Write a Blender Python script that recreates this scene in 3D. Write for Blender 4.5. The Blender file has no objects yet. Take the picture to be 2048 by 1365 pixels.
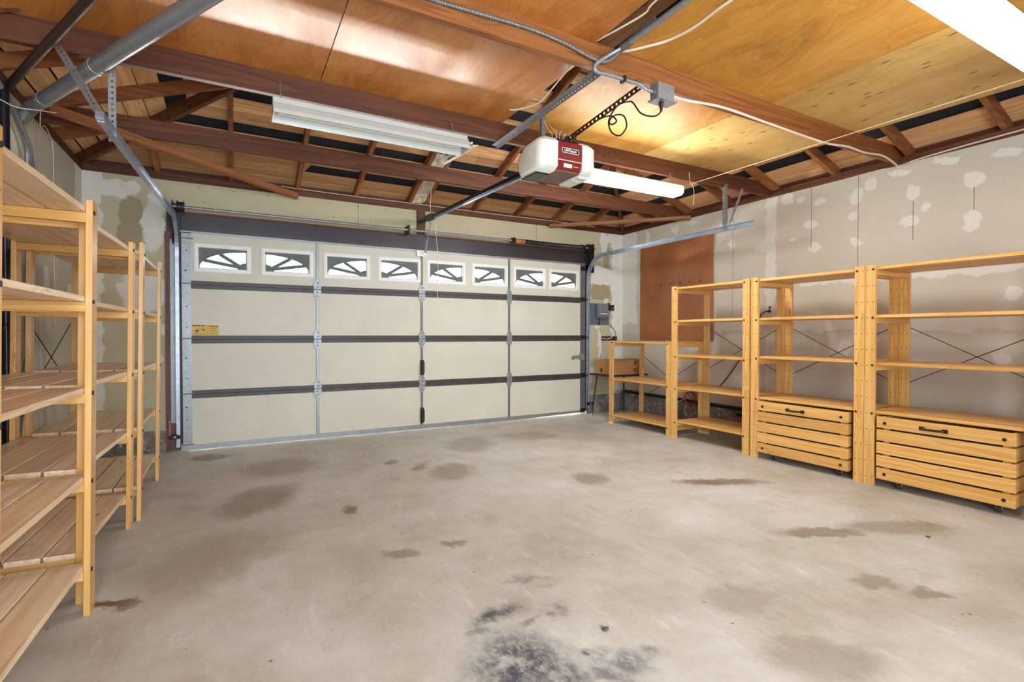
import bpy, bmesh, math, random
from mathutils import Vector, Matrix
random.seed(7)
PI = math.pi
scene = bpy.context.scene
COL = scene.collection

# ------------------------------------------------------------------ camera
cam_d = bpy.data.cameras.new('camera')
cam = bpy.data.objects.new('camera', cam_d); COL.objects.link(cam)
cam_d.sensor_width = 36.0
cam_d.lens = 1018.754 / 2048 * 36.0
cam_d.clip_start = 0.05
yaw, pitch, roll = math.radians(28.665), math.radians(-0.773), math.radians(0.038)
fw = Vector((math.sin(yaw)*math.cos(pitch), math.cos(yaw)*math.cos(pitch), math.sin(pitch)))
rt = Vector((math.cos(yaw), -math.sin(yaw), 0)); up = rt.cross(fw)
rt, up = rt*math.cos(roll)+up*math.sin(roll), up*math.cos(roll)-rt*math.sin(roll)
M4 = Matrix((rt, up, -fw)).transposed().to_4x4(); M4.translation = Vector((0, 0, 1.1348))
cam.matrix_world = M4
scene.camera = cam

# ------------------------------------------------------------------ world, sun-side light, exposure
world = bpy.data.worlds.new('world'); scene.world = world; world.use_nodes = True
wb = world.node_tree.nodes['Background']
wb.inputs['Color'].default_value = (0.93, 0.96, 1.0, 1); wb.inputs['Strength'].default_value = 2.2

def area(name, loc, aim, sx, sy, watts, color):
    l = bpy.data.lights.new(name, 'AREA'); l.shape = 'RECTANGLE'; l.size = sx; l.size_y = sy
    l.energy = watts; l.color = color
    o = bpy.data.objects.new(name, l); COL.objects.link(o); o.location = loc
    o.rotation_euler = (Vector(aim)-Vector(loc)).to_track_quat('-Z', 'Y').to_euler()
    return o
# added fill lamp standing in for daylight behind the camera (no doorway there), and glare off the sunlit driveway
dl = area('rear_daylight_fill', (0.7, -1.40, 1.35), (1.6, 4.0, 1.7), 2.4, 2.0, 92, (0.74, 0.88, 1.0)); dl.data.spread = math.radians(145)
area('driveway_glare', (1.9, 11.5, 0.1), (1.9, 5.9, 1.9), 6.0, 0.5, 1900, (1.0, 0.98, 0.95))

vs = scene.view_settings
scene.display_settings.display_device = 'sRGB'
vs.view_transform = 'Standard'; vs.look = 'None'; vs.gamma = 1.0; vs.use_curve_mapping = False
vs.exposure = 1.2
scene.cycles.use_denoising = True
scene.cycles.max_bounces = 8
scene.cycles.diffuse_bounces = 5
scene.cycles.sample_clamp_indirect = 6.0

# ------------------------------------------------------------------ materials
def srgb(r, g, b):
    f = lambda c: (c/255/12.92) if c/255 <= 0.04045 else ((c/255+0.055)/1.055)**2.4
    return (f(r), f(g), f(b), 1)

class NT:
    def __init__(s, name):
        s.m = bpy.data.materials.new(name); s.m.use_nodes = True
        s.t = s.m.node_tree; s.n = s.t.nodes; s.b = s.n['Principled BSDF']
    def node(s, typ, **kw):
        n = s.n.new(typ)
        for k, v in kw.items(): setattr(n, k, v)
        return n
    def link(s, a, b): s.t.links.new(a, b)
    def val(s, sock, v):
        if hasattr(v, 'is_linked') or hasattr(v, 'links'): s.link(v, sock)
        else: sock.default_value = v
    def math(s, op, a, b=None, c=None, clamp=False):
        n = s.node('ShaderNodeMath', operation=op, use_clamp=clamp)
        for i, v in enumerate((a, b, c)):
            if v is not None: s.val(n.inputs[i], v)
        return n.outputs[0]
    def mix(s, fac, a, b, blend='MIX'):
        n = s.node('ShaderNodeMix', data_type='RGBA', blend_type=blend)
        s.val(n.inputs[0], fac); s.val(n.inputs[6], a); s.val(n.inputs[7], b)
        return n.outputs[2]
    def noise(s, vec, scale, detail=3.0, rough=0.5, dist=0.0, col=False):
        n = s.node('ShaderNodeTexNoise')
        if vec is not None: s.link(vec, n.inputs['Vector'])
        n.inputs['Scale'].default_value = scale; n.inputs['Detail'].default_value = detail
        n.inputs['Roughness'].default_value = rough; n.inputs['Distortion'].default_value = dist
        return n.outputs['Color' if col else 'Fac']
    def ramp(s, fac, stops):
        n = s.node('ShaderNodeValToRGB'); e = n.color_ramp.elements
        while len(e) < len(stops): e.new(0.5)
        for i, (p, c) in enumerate(stops): e[i].position = p; e[i].color = c
        s.link(fac, n.inputs[0]); return n.outputs[0]
    def step(s, v, a, b, lo=0.0, hi=1.0):
        n = s.node('ShaderNodeMapRange', interpolation_type='SMOOTHSTEP')
        s.val(n.inputs[0], v)
        n.inputs[1].default_value = a; n.inputs[2].default_value = b
        n.inputs[3].default_value = lo; n.inputs[4].default_value = hi
        return n.outputs[0]
    def mapping(s, vec, loc=(0,0,0), rot=(0,0,0), scale=(1,1,1), typ='POINT'):
        n = s.node('ShaderNodeMapping', vector_type=typ)
        n.inputs['Location'].default_value = loc; n.inputs['Rotation'].default_value = rot
        n.inputs['Scale'].default_value = scale
        s.link(vec, n.inputs['Vector']); return n.outputs[0]
    def obj(s): return s.node('ShaderNodeTexCoord').outputs['Object']
    def sep(s, vec):
        n = s.node('ShaderNodeSeparateXYZ'); s.link(vec, n.inputs[0]); return n.outputs
    def comb(s, x, y, z):
        n = s.node('ShaderNodeCombineXYZ')
        for i, v in enumerate((x, y, z)): s.val(n.inputs[i], v)
        return n.outputs[0]
    def length(s, v):
        n = s.node('ShaderNodeVectorMath', operation='LENGTH'); s.link(v, n.inputs[0]); return n.outputs['Value']
    def vadd(s, a, b, op='ADD'):
        n = s.node('ShaderNodeVectorMath', operation=op); s.val(n.inputs[0], a); s.val(n.inputs[1], b); return n.outputs[0]
    def vscale(s, a, k):
        n = s.node('ShaderNodeVectorMath', operation='SCALE'); s.link(a, n.inputs[0]); n.inputs['Scale'].default_value = k
        return n.outputs[0]
    def island(s): return s.node('ShaderNodeNewGeometry').outputs['Random Per Island']
    def orand(s): return s.node('ShaderNodeObjectInfo').outputs['Random']
    def bump(s, h, strength=0.2, dist=0.01):
        n = s.node('ShaderNodeBump'); n.inputs['Strength'].default_value = strength
        n.inputs['Distance'].default_value = dist
        s.link(h, n.inputs['Height']); s.link(n.outputs[0], s.b.inputs['Normal'])
    def color(s, c): s.val(s.b.inputs['Base Color'], c)
    def set(s, rough=None, metal=None, coat=None, coat_rough=None, spec=None):
        for k, v in (('Roughness', rough), ('Metallic', metal), ('Coat Weight', coat), ('Coat Roughness', coat_rough), ('Specular IOR Level', spec)):
            if v is not None: s.val(s.b.inputs[k], v)
        return s.m

def plain(name, rgb, rough=0.5, metal=0.0, var=0.06, scale=8.0, **kw):
    t = NT(name); n = t.noise(t.obj(), scale, 4.0)
    c = srgb(*rgb); lo = tuple(x*(1-var*2) for x in c[:3])+(1,); hi = tuple(min(1, x*(1+var*2)) for x in c[:3])+(1,)
    t.color(t.ramp(n, [(0.3, lo), (0.7, hi)]))
    return t.set(rough=rough, metal=metal, **kw)

def wood(name, light, mid, dark, axis='Y', rough=0.45, coat=0.0, knots=0.6, var=0.25, grain=1.0, holes=False):
    """Solid sawn timber: grain runs along one axis, growth-ring figure, small knots, colour differs from board to board."""
    t = NT(name); o = t.obj()
    isl = t.math('ADD', t.island(), t.orand())
    off = t.comb(t.math('MULTIPLY', isl, 7.3), t.math('MULTIPLY', isl, 3.1), t.math('MULTIPLY', isl, 5.7))
    p = t.vadd(o, off)
    k = {'X': (0.035, 1, 1), 'Y': (1, 0.035, 1), 'Z': (1, 1, 0.035)}[axis]
    st = t.mapping(p, scale=k)
    k2 = {'X': (0.35, 1, 1), 'Y': (1, 0.35, 1), 'Z': (1, 1, 0.35)}[axis]
    kn = t.node('ShaderNodeTexVoronoi'); t.link(t.mapping(p, scale=k2), kn.inputs['Vector']); kn.inputs['Scale'].default_value = 5.0
    kd = kn.outputs['Distance']
    pull = t.step(kd, 0.0, 0.28, 1.0, 0.0)
    ringsrc = t.noise(st, 9.0*grain, 2.0, 0.45, 0.35)
    ring = t.math('FRACT', t.math('ADD', t.math('MULTIPLY', ringsrc, 7.0), t.math('MULTIPLY', pull, 2.0)))
    ring = t.step(ring, 0.05, 1.0)
    fine = t.noise(st, 110.0, 4.0, 0.65)
    slow = t.noise(st, 4.0, 2.0, 0.5)
    g = t.math('ADD', t.math('ADD', t.math('MULTIPLY', ring, 0.24), t.math('MULTIPLY', fine, 0.46)), t.math('MULTIPLY', slow, 0.30))
    c = t.ramp(g, [(0.22, srgb(*light)), (0.52, srgb(*mid)), (0.85, srgb(*dark))])
    tone = t.math('ADD', t.math('MULTIPLY', t.math('FRACT', t.math('MULTIPLY', isl, 5.37)), var), 1.0-var*0.55)
    c = t.mix(1.0, c, t.comb(tone, t.math('POWER', tone, 1.15), t.math('POWER', tone, 1.35)), 'MULTIPLY')
    kmask = t.math('MULTIPLY', t.step(kd, 0.035, 0.075, 1.0, 0.0), t.step(kn.outputs['Color'], 0.45, 0.55) if False else knots)
    c = t.mix(kmask, c, srgb(*(int(x*0.5) for x in dark)))
    if holes:
        uv = t.node('ShaderNodeUVMap'); uv.uv_map = 'peg'
        s = t.sep(uv.outputs[0])
        du = t.math('SUBTRACT', t.math('ABSOLUTE', s[0]), 0.019)
        dv = t.math('SUBTRACT', t.math('FRACT', t.math('ADD', t.math('DIVIDE', s[1], 0.12), 0.5)), 0.5)
        d = t.length(t.comb(du, t.math('MULTIPLY', dv, 0.12), 0.0))
        c = t.mix(t.step(d, 0.0032, 0.0042, 1.0, 0.0), c, srgb(52, 32, 16))
    t.color(c); t.bump(g, 0.08, 0.004)
    return t.set(rough=rough, coat=coat, coat_rough=0.25)

def plywood(name, light, mid, dark, rough=0.35, coat=0.3, knots=0.0, stretch=(1, 0.16, 1)):
    t = NT(name); o = t.obj()
    off = t.math('MULTIPLY', t.orand(), 13.0)
    p = t.vadd(o, t.comb(off, t.math('MULTIPLY', off, 1.7), off))
    w = t.vadd(p, t.vscale(t.noise(p, 1.4, 2.0, col=True), 0.55))
    st = t.mapping(w, scale=stretch)
    big = t.noise(st, 2.2, 3.0, 0.5, 0.8)
    lines = t.math('FRACT', t.math('MULTIPLY', t.noise(st, 2.2, 2.0, 0.5, 0.4), 9.0))
    lines = t.step(lines, 0.1, 1.0)
    fine = t.noise(t.mapping(w, scale=(1, 0.1, 1) if stretch[1] < 1 else (0.1, 1, 1)), 60.0, 3.0, 0.65)
    g = t.math('ADD', t.math('ADD', t.math('MULTIPLY', big, 0.62), t.math('MULTIPLY', lines, 0.07)), t.math('MULTIPLY', fine, 0.33))
    c = t.ramp(g, [(0.30, srgb(*light)), (0.52, srgb(*mid)), (0.80, srgb(*dark))])
    blot = t.step(t.noise(p, 1.1, 4.0, 0.6), 0.5, 0.75)
    c = t.mix(t.math('MULTIPLY', blot, 0.45), c, srgb(*dark))
    if knots > 0:
        v = t.node('ShaderNodeTexVoronoi', voronoi_dimensions='2D'); t.link(t.mapping(p, scale=(1, 0.35, 1)), v.inputs['Vector']); v.inputs['Scale'].default_value = 9.0
        c = t.mix(t.math('MULTIPLY', t.math('MULTIPLY', t.step(v.outputs['Distance'], 0.03, 0.12, 1.0, 0.0), t.step(t.sep(v.outputs['Color'])[0], 0.35, 0.4)), knots), c, srgb(62, 42, 16))
    t.color(c); t.bump(g, 0.05, 0.003)
    return t.set(rough=rough, coat=coat, coat_rough=0.3)

def metal(name, rgb, rough=0.38, spangle=0.25, scale=130.0, metallic=0.55):
    t = NT(name); o = t.obj()
    v = t.node('ShaderNodeTexVoronoi'); t.link(o, v.inputs['Vector']); v.inputs['Scale'].default_value = scale
    n = t.noise(o, 12.0, 4.0)
    s = t.sep(v.outputs['Color'])
    g = t.math('ADD', t.math('MULTIPLY', s[0], 0.5), t.math('MULTIPLY', n, 0.5))
    c = srgb(*rgb)
    t.color(t.ramp(g, [(0.2, tuple(x*(1-spangle) for x in c[:3])+(1,)), (0.8, tuple(min(1, x*(1+spangle)) for x in c[:3])+(1,))]))
    t.set(rough=t.math('ADD', t.math('MULTIPLY', n, 0.25), rough-0.12), metal=metallic)
    return t.m

def emit(name, rgb, strength):
    t = NT(name); e = t.node('ShaderNodeEmission'); e.inputs[0].default_value = tuple(rgb)+(1,); e.inputs[1].default_value = strength
    t.link(e.outputs[0], t.n['Material Output'].inputs['Surface']); return t.m

def blobs(t, uvw, items, soft=0.35):
    """max of soft ellipses: (u, v, ru, rv, angle, strength)"""
    acc = None
    for it in items:
        u, v, ru, rv = it[:4]; ang = it[4] if len(it) > 4 else 0; k = it[5] if len(it) > 5 else 1.0
        d = t.length(t.mapping(uvw, loc=(u, v, 0), rot=(0, 0, math.radians(ang)), scale=(ru, rv, 1), typ='TEXTURE'))
        m = t.step(d, 1.0-soft, 1.0+soft*0.4, k, 0.0)
        acc = m if acc is None else t.math('MAXIMUM', acc, m)
    return acc

def drywall(name, plane, base, patch, spots, tapes, seams, screws=None, bare=None):
    """Unpainted plasterboard: base paper, lighter smears of joint compound (spots, tapes), hairline seams."""
    t = NT(name); s = t.sep(t.obj())
    u, v = (s[0], s[2]) if plane == 'X' else (s[1], s[2])
    uv = t.comb(u, v, 0.0)
    wob = t.vscale(t.vadd(t.noise(uv, 7.0, 5.0, 0.6, col=True), (-0.5, -0.5, 0.0)), 0.16)
    uvd = t.vadd(uv, wob); ud, vd, _ = t.sep(uvd)
    acc = blobs(t, uvd, spots, 0.16)
    for (a, b, c, d) in tapes:
        m1 = t.math('MULTIPLY', t.step(ud, a-0.008, a+0.008), t.step(ud, b-0.008, b+0.008, 1.0, 0.0))
        m2 = t.math('MULTIPLY', t.step(vd, c-0.008, c+0.008), t.step(vd, d-0.008, d+0.008, 1.0, 0.0))
        m = t.math('MULTIPLY', m1, m2)
        acc = m if acc is None else t.math('MAXIMUM', acc, m)
    n1 = t.noise(uv, 1.3, 4.0); n2 = t.noise(uv, 14.0, 5.0)
    b = srgb(*base)
    c = t.ramp(n1, [(0.3, tuple(x*0.93 for x in b[:3])+(1,)), (0.7, tuple(x*1.05 for x in b[:3])+(1,))])
    if bare:
        c = t.mix(blobs(t, uvd, bare, 0.1), c, srgb(168, 152, 120))
    acc = t.math('MULTIPLY', acc, t.math('ADD', t.math('MULTIPLY', n2, 0.5), 0.62), clamp=True)
    c = t.mix(acc, c, srgb(*patch))
    for (x0, z0, z1) in seams:
        x = t.math('ADD', x0, t.math('MULTIPLY', t.math('SUBTRACT', n2, 0.5), 0.006))
        m = t.math('MULTIPLY', t.step(t.math('ABSOLUTE', t.math('SUBTRACT', u, x)), 0.0015, 0.0035, 1.0, 0.0),
                   t.math('MULTIPLY', t.math('GREATER_THAN', v, z0), t.math('LESS_THAN', v, z1)))
        c = t.mix(t.math('MULTIPLY', m, 0.8), c, srgb(70, 55, 42))
    if screws:
        for (a, c0, step_u, z) in screws:
            fu = t.math('MULTIPLY', t.math('SUBTRACT', t.math('FRACT', t.math('DIVIDE', t.math('SUBTRACT', u, a), step_u)), 0.5), step_u)
            d = t.length(t.comb(fu, t.math('SUBTRACT', v, z), 0.0))
            m = t.math('MULTIPLY', t.step(d, 0.004, 0.007, 1.0, 0.0), t.math('MULTIPLY', t.math('GREATER_THAN', u, a), t.math('LESS_THAN', u, c0)))
            c = t.mix(t.math('MULTIPLY', m, 0.85), c, srgb(60, 45, 35))
    t.color(c); t.bump(acc, 0.15, 0.003)
    return t.set(rough=0.85, spec=0.2)

# timber
PINE = [(228, 182, 112), (214, 160, 86), (186, 126, 58)]
M = {}
for ax in 'XYZ':
    M['pine'+ax] = wood('shelf_pine_'+ax, *PINE, axis=ax, rough=0.42, coat=0.15, var=0.22)
M['post'] = wood('shelf_post_pine', *PINE, axis='Z', rough=0.42, coat=0.6, var=0.16, holes=True)
PALE = [(240, 218, 190), (226, 194, 158), (198, 158, 118)]
M['slat'] = wood('shelf_slat_pine', *PALE, axis='Y', rough=0.5, coat=0.4, var=0.22)
FIR = [(118, 68, 36), (94, 50, 26), (62, 31, 16)]
for ax in 'XYZ': M['fir'+ax] = wood('old_fir_'+ax, *FIR, axis=ax, rough=0.65, var=0.3, knots=0.5)
for ax in 'XY': M['raft'+ax] = wood('rafter_fir_'+ax, (176, 112, 64), (146, 88, 46), (100, 56, 28), axis=ax, rough=0.65, var=0.35, knots=0.5)
M['joist_pale'] = wood('oiled_fir_joist', (160, 100, 50), (134, 78, 36), (96, 50, 22), axis='X', rough=0.5, var=0.1, knots=0.3)
SH = [(240, 196, 142), (222, 168, 114), (176, 120, 76)]
M['sheathX'] = wood('roof_board_wood_X', *SH, axis='X', rough=0.7, var=0.55, knots=0.6)
M['sheathY'] = wood('roof_board_wood_Y', *SH, axis='Y', rough=0.7, var=0.55, knots=0.6)
M['braceX'] = wood('brace_fir', (176, 116, 70), (150, 92, 52), (110, 62, 34), axis='X', rough=0.6, var=0.1)
M['felt'] = plain('black_roof_felt', (34, 34, 40), 0.95)
M['plyO'] = plywood('amber_plywood', (220, 154, 80), (194, 120, 50), (136, 72, 26), rough=0.32, coat=0.35)
M['plyOY'] = plywood('honey_plywood', (216, 162, 80), (194, 134, 50), (134, 82, 24), rough=0.6, coat=0.03)
M['plyY'] = plywood('pale_knotty_plywood', (226, 192, 122), (210, 170, 96), (170, 122, 58), rough=0.55, coat=0.05, knots=0.85)
# metal and plastic
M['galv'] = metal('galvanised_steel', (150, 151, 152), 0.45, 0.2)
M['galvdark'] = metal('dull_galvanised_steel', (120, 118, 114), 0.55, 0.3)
M['pipe'] = metal('duct_steel', (150, 154, 160), 0.34, 0.06, 12.0)
M['track'] = metal('bright_track_steel', (176, 186, 200), 0.34, 0.14, 30.0)
M['darkmetal'] = plain('dark_steel', (58, 55, 54), 0.45, 0.7)
M['black'] = plain('black_plastic', (22, 21, 21), 0.4)
M['blackpaint'] = plain('black_painted_bar', (30, 29, 32), 0.3, 0.4)
M['rail'] = metal('opener_rail_steel', (150, 165, 190), 0.3, 0.1, 15.0)
M['bronze'] = plain('brown_painted_steel', (62, 42, 32), 0.5, 0.4)
M['white'] = plain('white_enamel', (232, 232, 226), 0.35, var=0.02)
M['fixture'] = plain('aged_white_fixture_enamel', (196, 197, 190), 0.35, var=0.02)
M['offwhite'] = plain('aged_white_plastic', (222, 222, 208), 0.4, var=0.03)
M['lens'] = plain('opener_lens_plastic', (226, 226, 212), 0.35, var=0.02)
M['maroon'] = plain('maroon_plastic', (122, 26, 22), 0.35, var=0.08)
M['brownplate'] = plain('brown_cover_plate', (112, 82, 70), 0.5)
M['cordblack'] = plain('black_cord', (34, 24, 20), 0.5)
M['cable'] = plain('cream_sheathed_cable', (226, 206, 184), 0.6)
M['string'] = plain('cotton_string', (226, 210, 176), 0.9)
M['orange'] = plain('red_orange_cord', (196, 74, 40), 0.5)
M['redcopper'] = plain('copper_paint', (190, 110, 72), 0.5)
M['doorpanel'] = plain('cream_vinyl_panel', (206, 198, 180), 0.55, var=0.025, scale=2.0)
M['doorstrip'] = plain('dark_section_joint', (66, 58, 56), 0.5, var=0.08)
M['winframe'] = plain('white_window_frame', (232, 230, 224), 0.4, var=0.02)
M['grille'] = plain('grey_sunburst_insert', (96, 96, 94), 0.6, var=0.04)
M['header'] = plain('plum_brown_paint', (52, 40, 42), 0.45, var=0.12, scale=3.0)
M['jamb'] = wood('stained_jamb', (120, 70, 40), (96, 52, 28), (64, 32, 18), axis='Z', rough=0.5, var=0.1)
M['yellow'] = plain('yellow_label_paper', (206, 164, 58), 0.5, var=0.05)
M['labelred'] = plain('label_print_rust', (150, 84, 36), 0.6)
M['labelblack'] = plain('label_print_black', (40, 28, 18), 0.6)
M['grey'] = plain('grey_backboard', (100, 104, 112), 0.6)
M['greybox'] = plain('grey_controller_case', (104, 106, 110), 0.35)
M['greylid'] = plain('light_grey_flap', (122, 124, 126), 0.35)
M['cardboard'] = plain('brown_cardboard', (176, 128, 76), 0.8, var=0.05, scale=3.0)
M['plaster'] = plain('lumpy_white_plaster', (206, 192, 170), 0.9, var=0.2, scale=14.0)
M['lit'] = emit('lit_fluorescent_diffuser', (0.90, 0.965, 1.0), 32.0)
M['litdim'] = emit('dimmed_fluorescent_diffuser', (0.90, 0.965, 1.0), 13.0)  # same diffuser with its output turned down to keep the near floor darker
M['rubber'] = plain('caster_rubber', (60, 56, 52), 0.6)
M['deb'] = plain('leaf_litter', (96, 88, 76), 0.9, var=0.3, scale=60)

def curb_mat():
    t = NT('rough_concrete_curb'); o = t.obj()
    n = t.noise(o, 5.0, 8.0, 0.7); n2 = t.noise(o, 22.0, 5.0, 0.7)
    c = t.ramp(n, [(0.3, srgb(92, 86, 84)), (0.5, srgb(134, 124, 116)), (0.7, srgb(182, 172, 162))])
    c = t.mix(t.step(n2, 0.58, 0.66), c, srgb(214, 208, 202))
    t.color(c); t.bump(n2, 0.6, 0.02); return t.set(rough=0.95)
M['curb'] = curb_mat()

def peg_mat():
    t = NT('brown_pegboard'); s = t.sep(t.obj())
    P = 0.0254
    f = lambda x: t.math('MULTIPLY', t.math('SUBTRACT', t.math('FRACT', t.math('DIVIDE', x, P)), 0.5), P)
    d = t.length(t.comb(f(s[1]), f(s[2]), 0.0))
    n = t.noise(t.obj(), 2.0, 4.0)
    c = t.ramp(n, [(0.3, srgb(146, 82, 38)), (0.7, srgb(180, 112, 62))])
    c = t.mix(t.step(d, 0.0030, 0.0045, 1.0, 0.0), c, srgb(30, 16, 10))
    t.color(c); return t.set(rough=0.4, coat=0.5, coat_rough=0.28)
M['peg'] = peg_mat()

def glass_mat():
    t = NT('clear_window_glass')
    tr = t.node('ShaderNodeBsdfTransparent'); gl = t.node('ShaderNodeBsdfGlossy'); gl.inputs['Roughness'].default_value = 0.05
    mx = t.node('ShaderNodeMixShader'); mx.inputs[0].default_value = 0.06
    t.link(tr.outputs[0], mx.inputs[1]); t.link(gl.outputs[0], mx.inputs[2])
    t.link(mx.outputs[0], t.n['Material Output'].inputs['Surface']); return t.m
M['glass'] = glass_mat()

def floor_mat():
    t = NT('stained_concrete_floor'); o = t.obj()
    s = t.sep(o); uv = t.comb(s[0], s[1], 0.0)
    big = t.noise(uv, 0.7, 5.0, 0.55); mid = t.noise(uv, 3.0, 6.0, 0.6); fine = t.noise(uv, 40.0, 6.0, 0.7)
    c = t.ramp(t.math('ADD', t.math('MULTIPLY', big, 0.45), t.math('ADD', t.math('MULTIPLY', mid, 0.4), t.math('MULTIPLY', fine, 0.15))),
               [(0.34, srgb(158, 146, 128)), (0.5, srgb(184, 177, 165)), (0.66, srgb(204, 200, 193))])
    wob = t.vscale(t.vadd(t.noise(uv, 6.0, 6.0, 0.65, col=True), (-0.5, -0.5, 0)), 0.22)
    uvd = t.vadd(uv, wob)
    A = -29
    brown = [(0.15,3.87,.24,.42,A,.55),(1.58,3.92,.20,.30,A,.5),(.65,3.37,.05,.09,A,.75),(2.12,4.78,.28,.40,A,.35),
        (3.27,2.65,.10,.40,62,.75),(2.94,1.70,.07,.30,62,.6),(3.43,1.52,.12,.36,62,.45),(.75,2.59,.11,.07,A,.5),(1.03,2.55,.07,.05,A,.55),
        (2.45,3.2,.16,.20,A,.5),(2.66,1.06,.06,.14,62,.5),(2.57,1.24,.08,.12,62,.45),(1.39,4.17,.08,.16,A,.5),(1.23,4.45,.07,.1,A,.55),
        (-.2,5.43,.2,.16,A,.6),(4.68,4.7,.2,.2,A,.5),(1.91,1.44,.2,.14,A,.3),(1.79,1.03,.22,.16,A,.4),(-.44,2.66,.11,.05,A,.8),(.34,4.74,.35,.35,A,.4),
        (-.1,3.0,.3,.5,A,.3),(2.9,4.9,.4,.25,A,.35)]
    mb = blobs(t, t.vadd(uvd, t.vscale(t.vadd(t.noise(uv, 22.0, 4.0, 0.6, col=True), (-0.5, -0.5, 0)), 0.09)), brown, 0.45)
    streak = t.noise(t.mapping(uv, rot=(0, 0, 0.5), scale=(1, 0.25, 1)), 14.0, 5.0, 0.7)
    c = t.mix(t.step(streak, 0.55, 0.75, 0.0, 0.35), c, srgb(150, 134, 112))
    c = t.mix(t.step(streak, 0.45, 0.25, 0.0, 0.45), c, srgb(222, 216, 208))
    c = t.mix(t.math('MULTIPLY', mb, t.math('ADD', t.math('MULTIPLY', mid, 1.5), 0.25), clamp=True), c, srgb(104, 82, 54))
    sm = t.math('MULTIPLY', t.step(t.noise(t.mapping(uv, rot=(0, 0, 0.5), scale=(1, 0.6, 1)), 2.6, 7.0, 0.7), 0.60, 0.70), t.step(fine, 0.35, 0.6))
    c = t.mix(t.math('MULTIPLY', sm, 0.5), c, srgb(120, 98, 70))
    dark = [(.86,1.50,.21,.22,A,1),(.93,1.84,.15,.07,10,.95),(1.14,1.74,.08,.05,-40,1),(1.20,2.01,.13,.06,A,.5),(1.11,1.45,.09,.045,A,.85),
        (1.18,1.35,.12,.08,A,.75),(1.09,1.32,.11,.06,A,.7),(1.31,1.36,.05,.05,A,.6),(.95,1.38,.12,.1,A,.9),(.82,1.75,.06,.05,A,.6),(1.0,1.72,.1,.03,20,.6),(.78,1.38,.15,.12,A,.8)]
    md = blobs(t, uvd, dark, 0.75)
    brk = t.step(t.noise(t.mapping(uv, rot=(0, 0, 0.6), scale=(1, 0.55, 1)), 26.0, 6.0, 0.75), 0.36, 0.56)
    brk2 = t.step(t.noise(uv, 6.0, 4.0, 0.6), 0.30, 0.52)
    c = t.mix(t.math('MULTIPLY', md, t.math('MULTIPLY', t.math('ADD', t.math('MULTIPLY', brk, 0.65), 0.35), brk2)), c, srgb(66, 66, 74))
    sp = t.node('ShaderNodeTexVoronoi'); t.link(uv, sp.inputs['Vector']); sp.inputs['Scale'].default_value = 8.0
    spk = t.math('MULTIPLY', t.step(sp.outputs['Distance'], 0.035, 0.07, 1.0, 0.0), t.step(t.sep(sp.outputs['Color'])[0], 0.55, 0.6))
    c = t.mix(t.math('MULTIPLY', spk, 0.7), c, srgb(72, 60, 48))
    cr = t.math('ABSOLUTE', t.math('SUBTRACT', t.noise(uv, 0.9, 6.0, 0.6), 0.5))
    c = t.mix(t.math('MULTIPLY', t.step(cr, 0.0, 0.003, 1.0, 0.0), 0.12), c, srgb(120, 104, 84))
    t.color(c); t.bump(t.math('ADD', mid, t.math('MULTIPLY', fine, 0.4)), 0.12, 0.01)
    return t.set(rough=t.math('ADD', 0.45, t.math('MULTIPLY', mid, 0.25)), spec=0.35)
M['floor'] = floor_mat()

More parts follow.
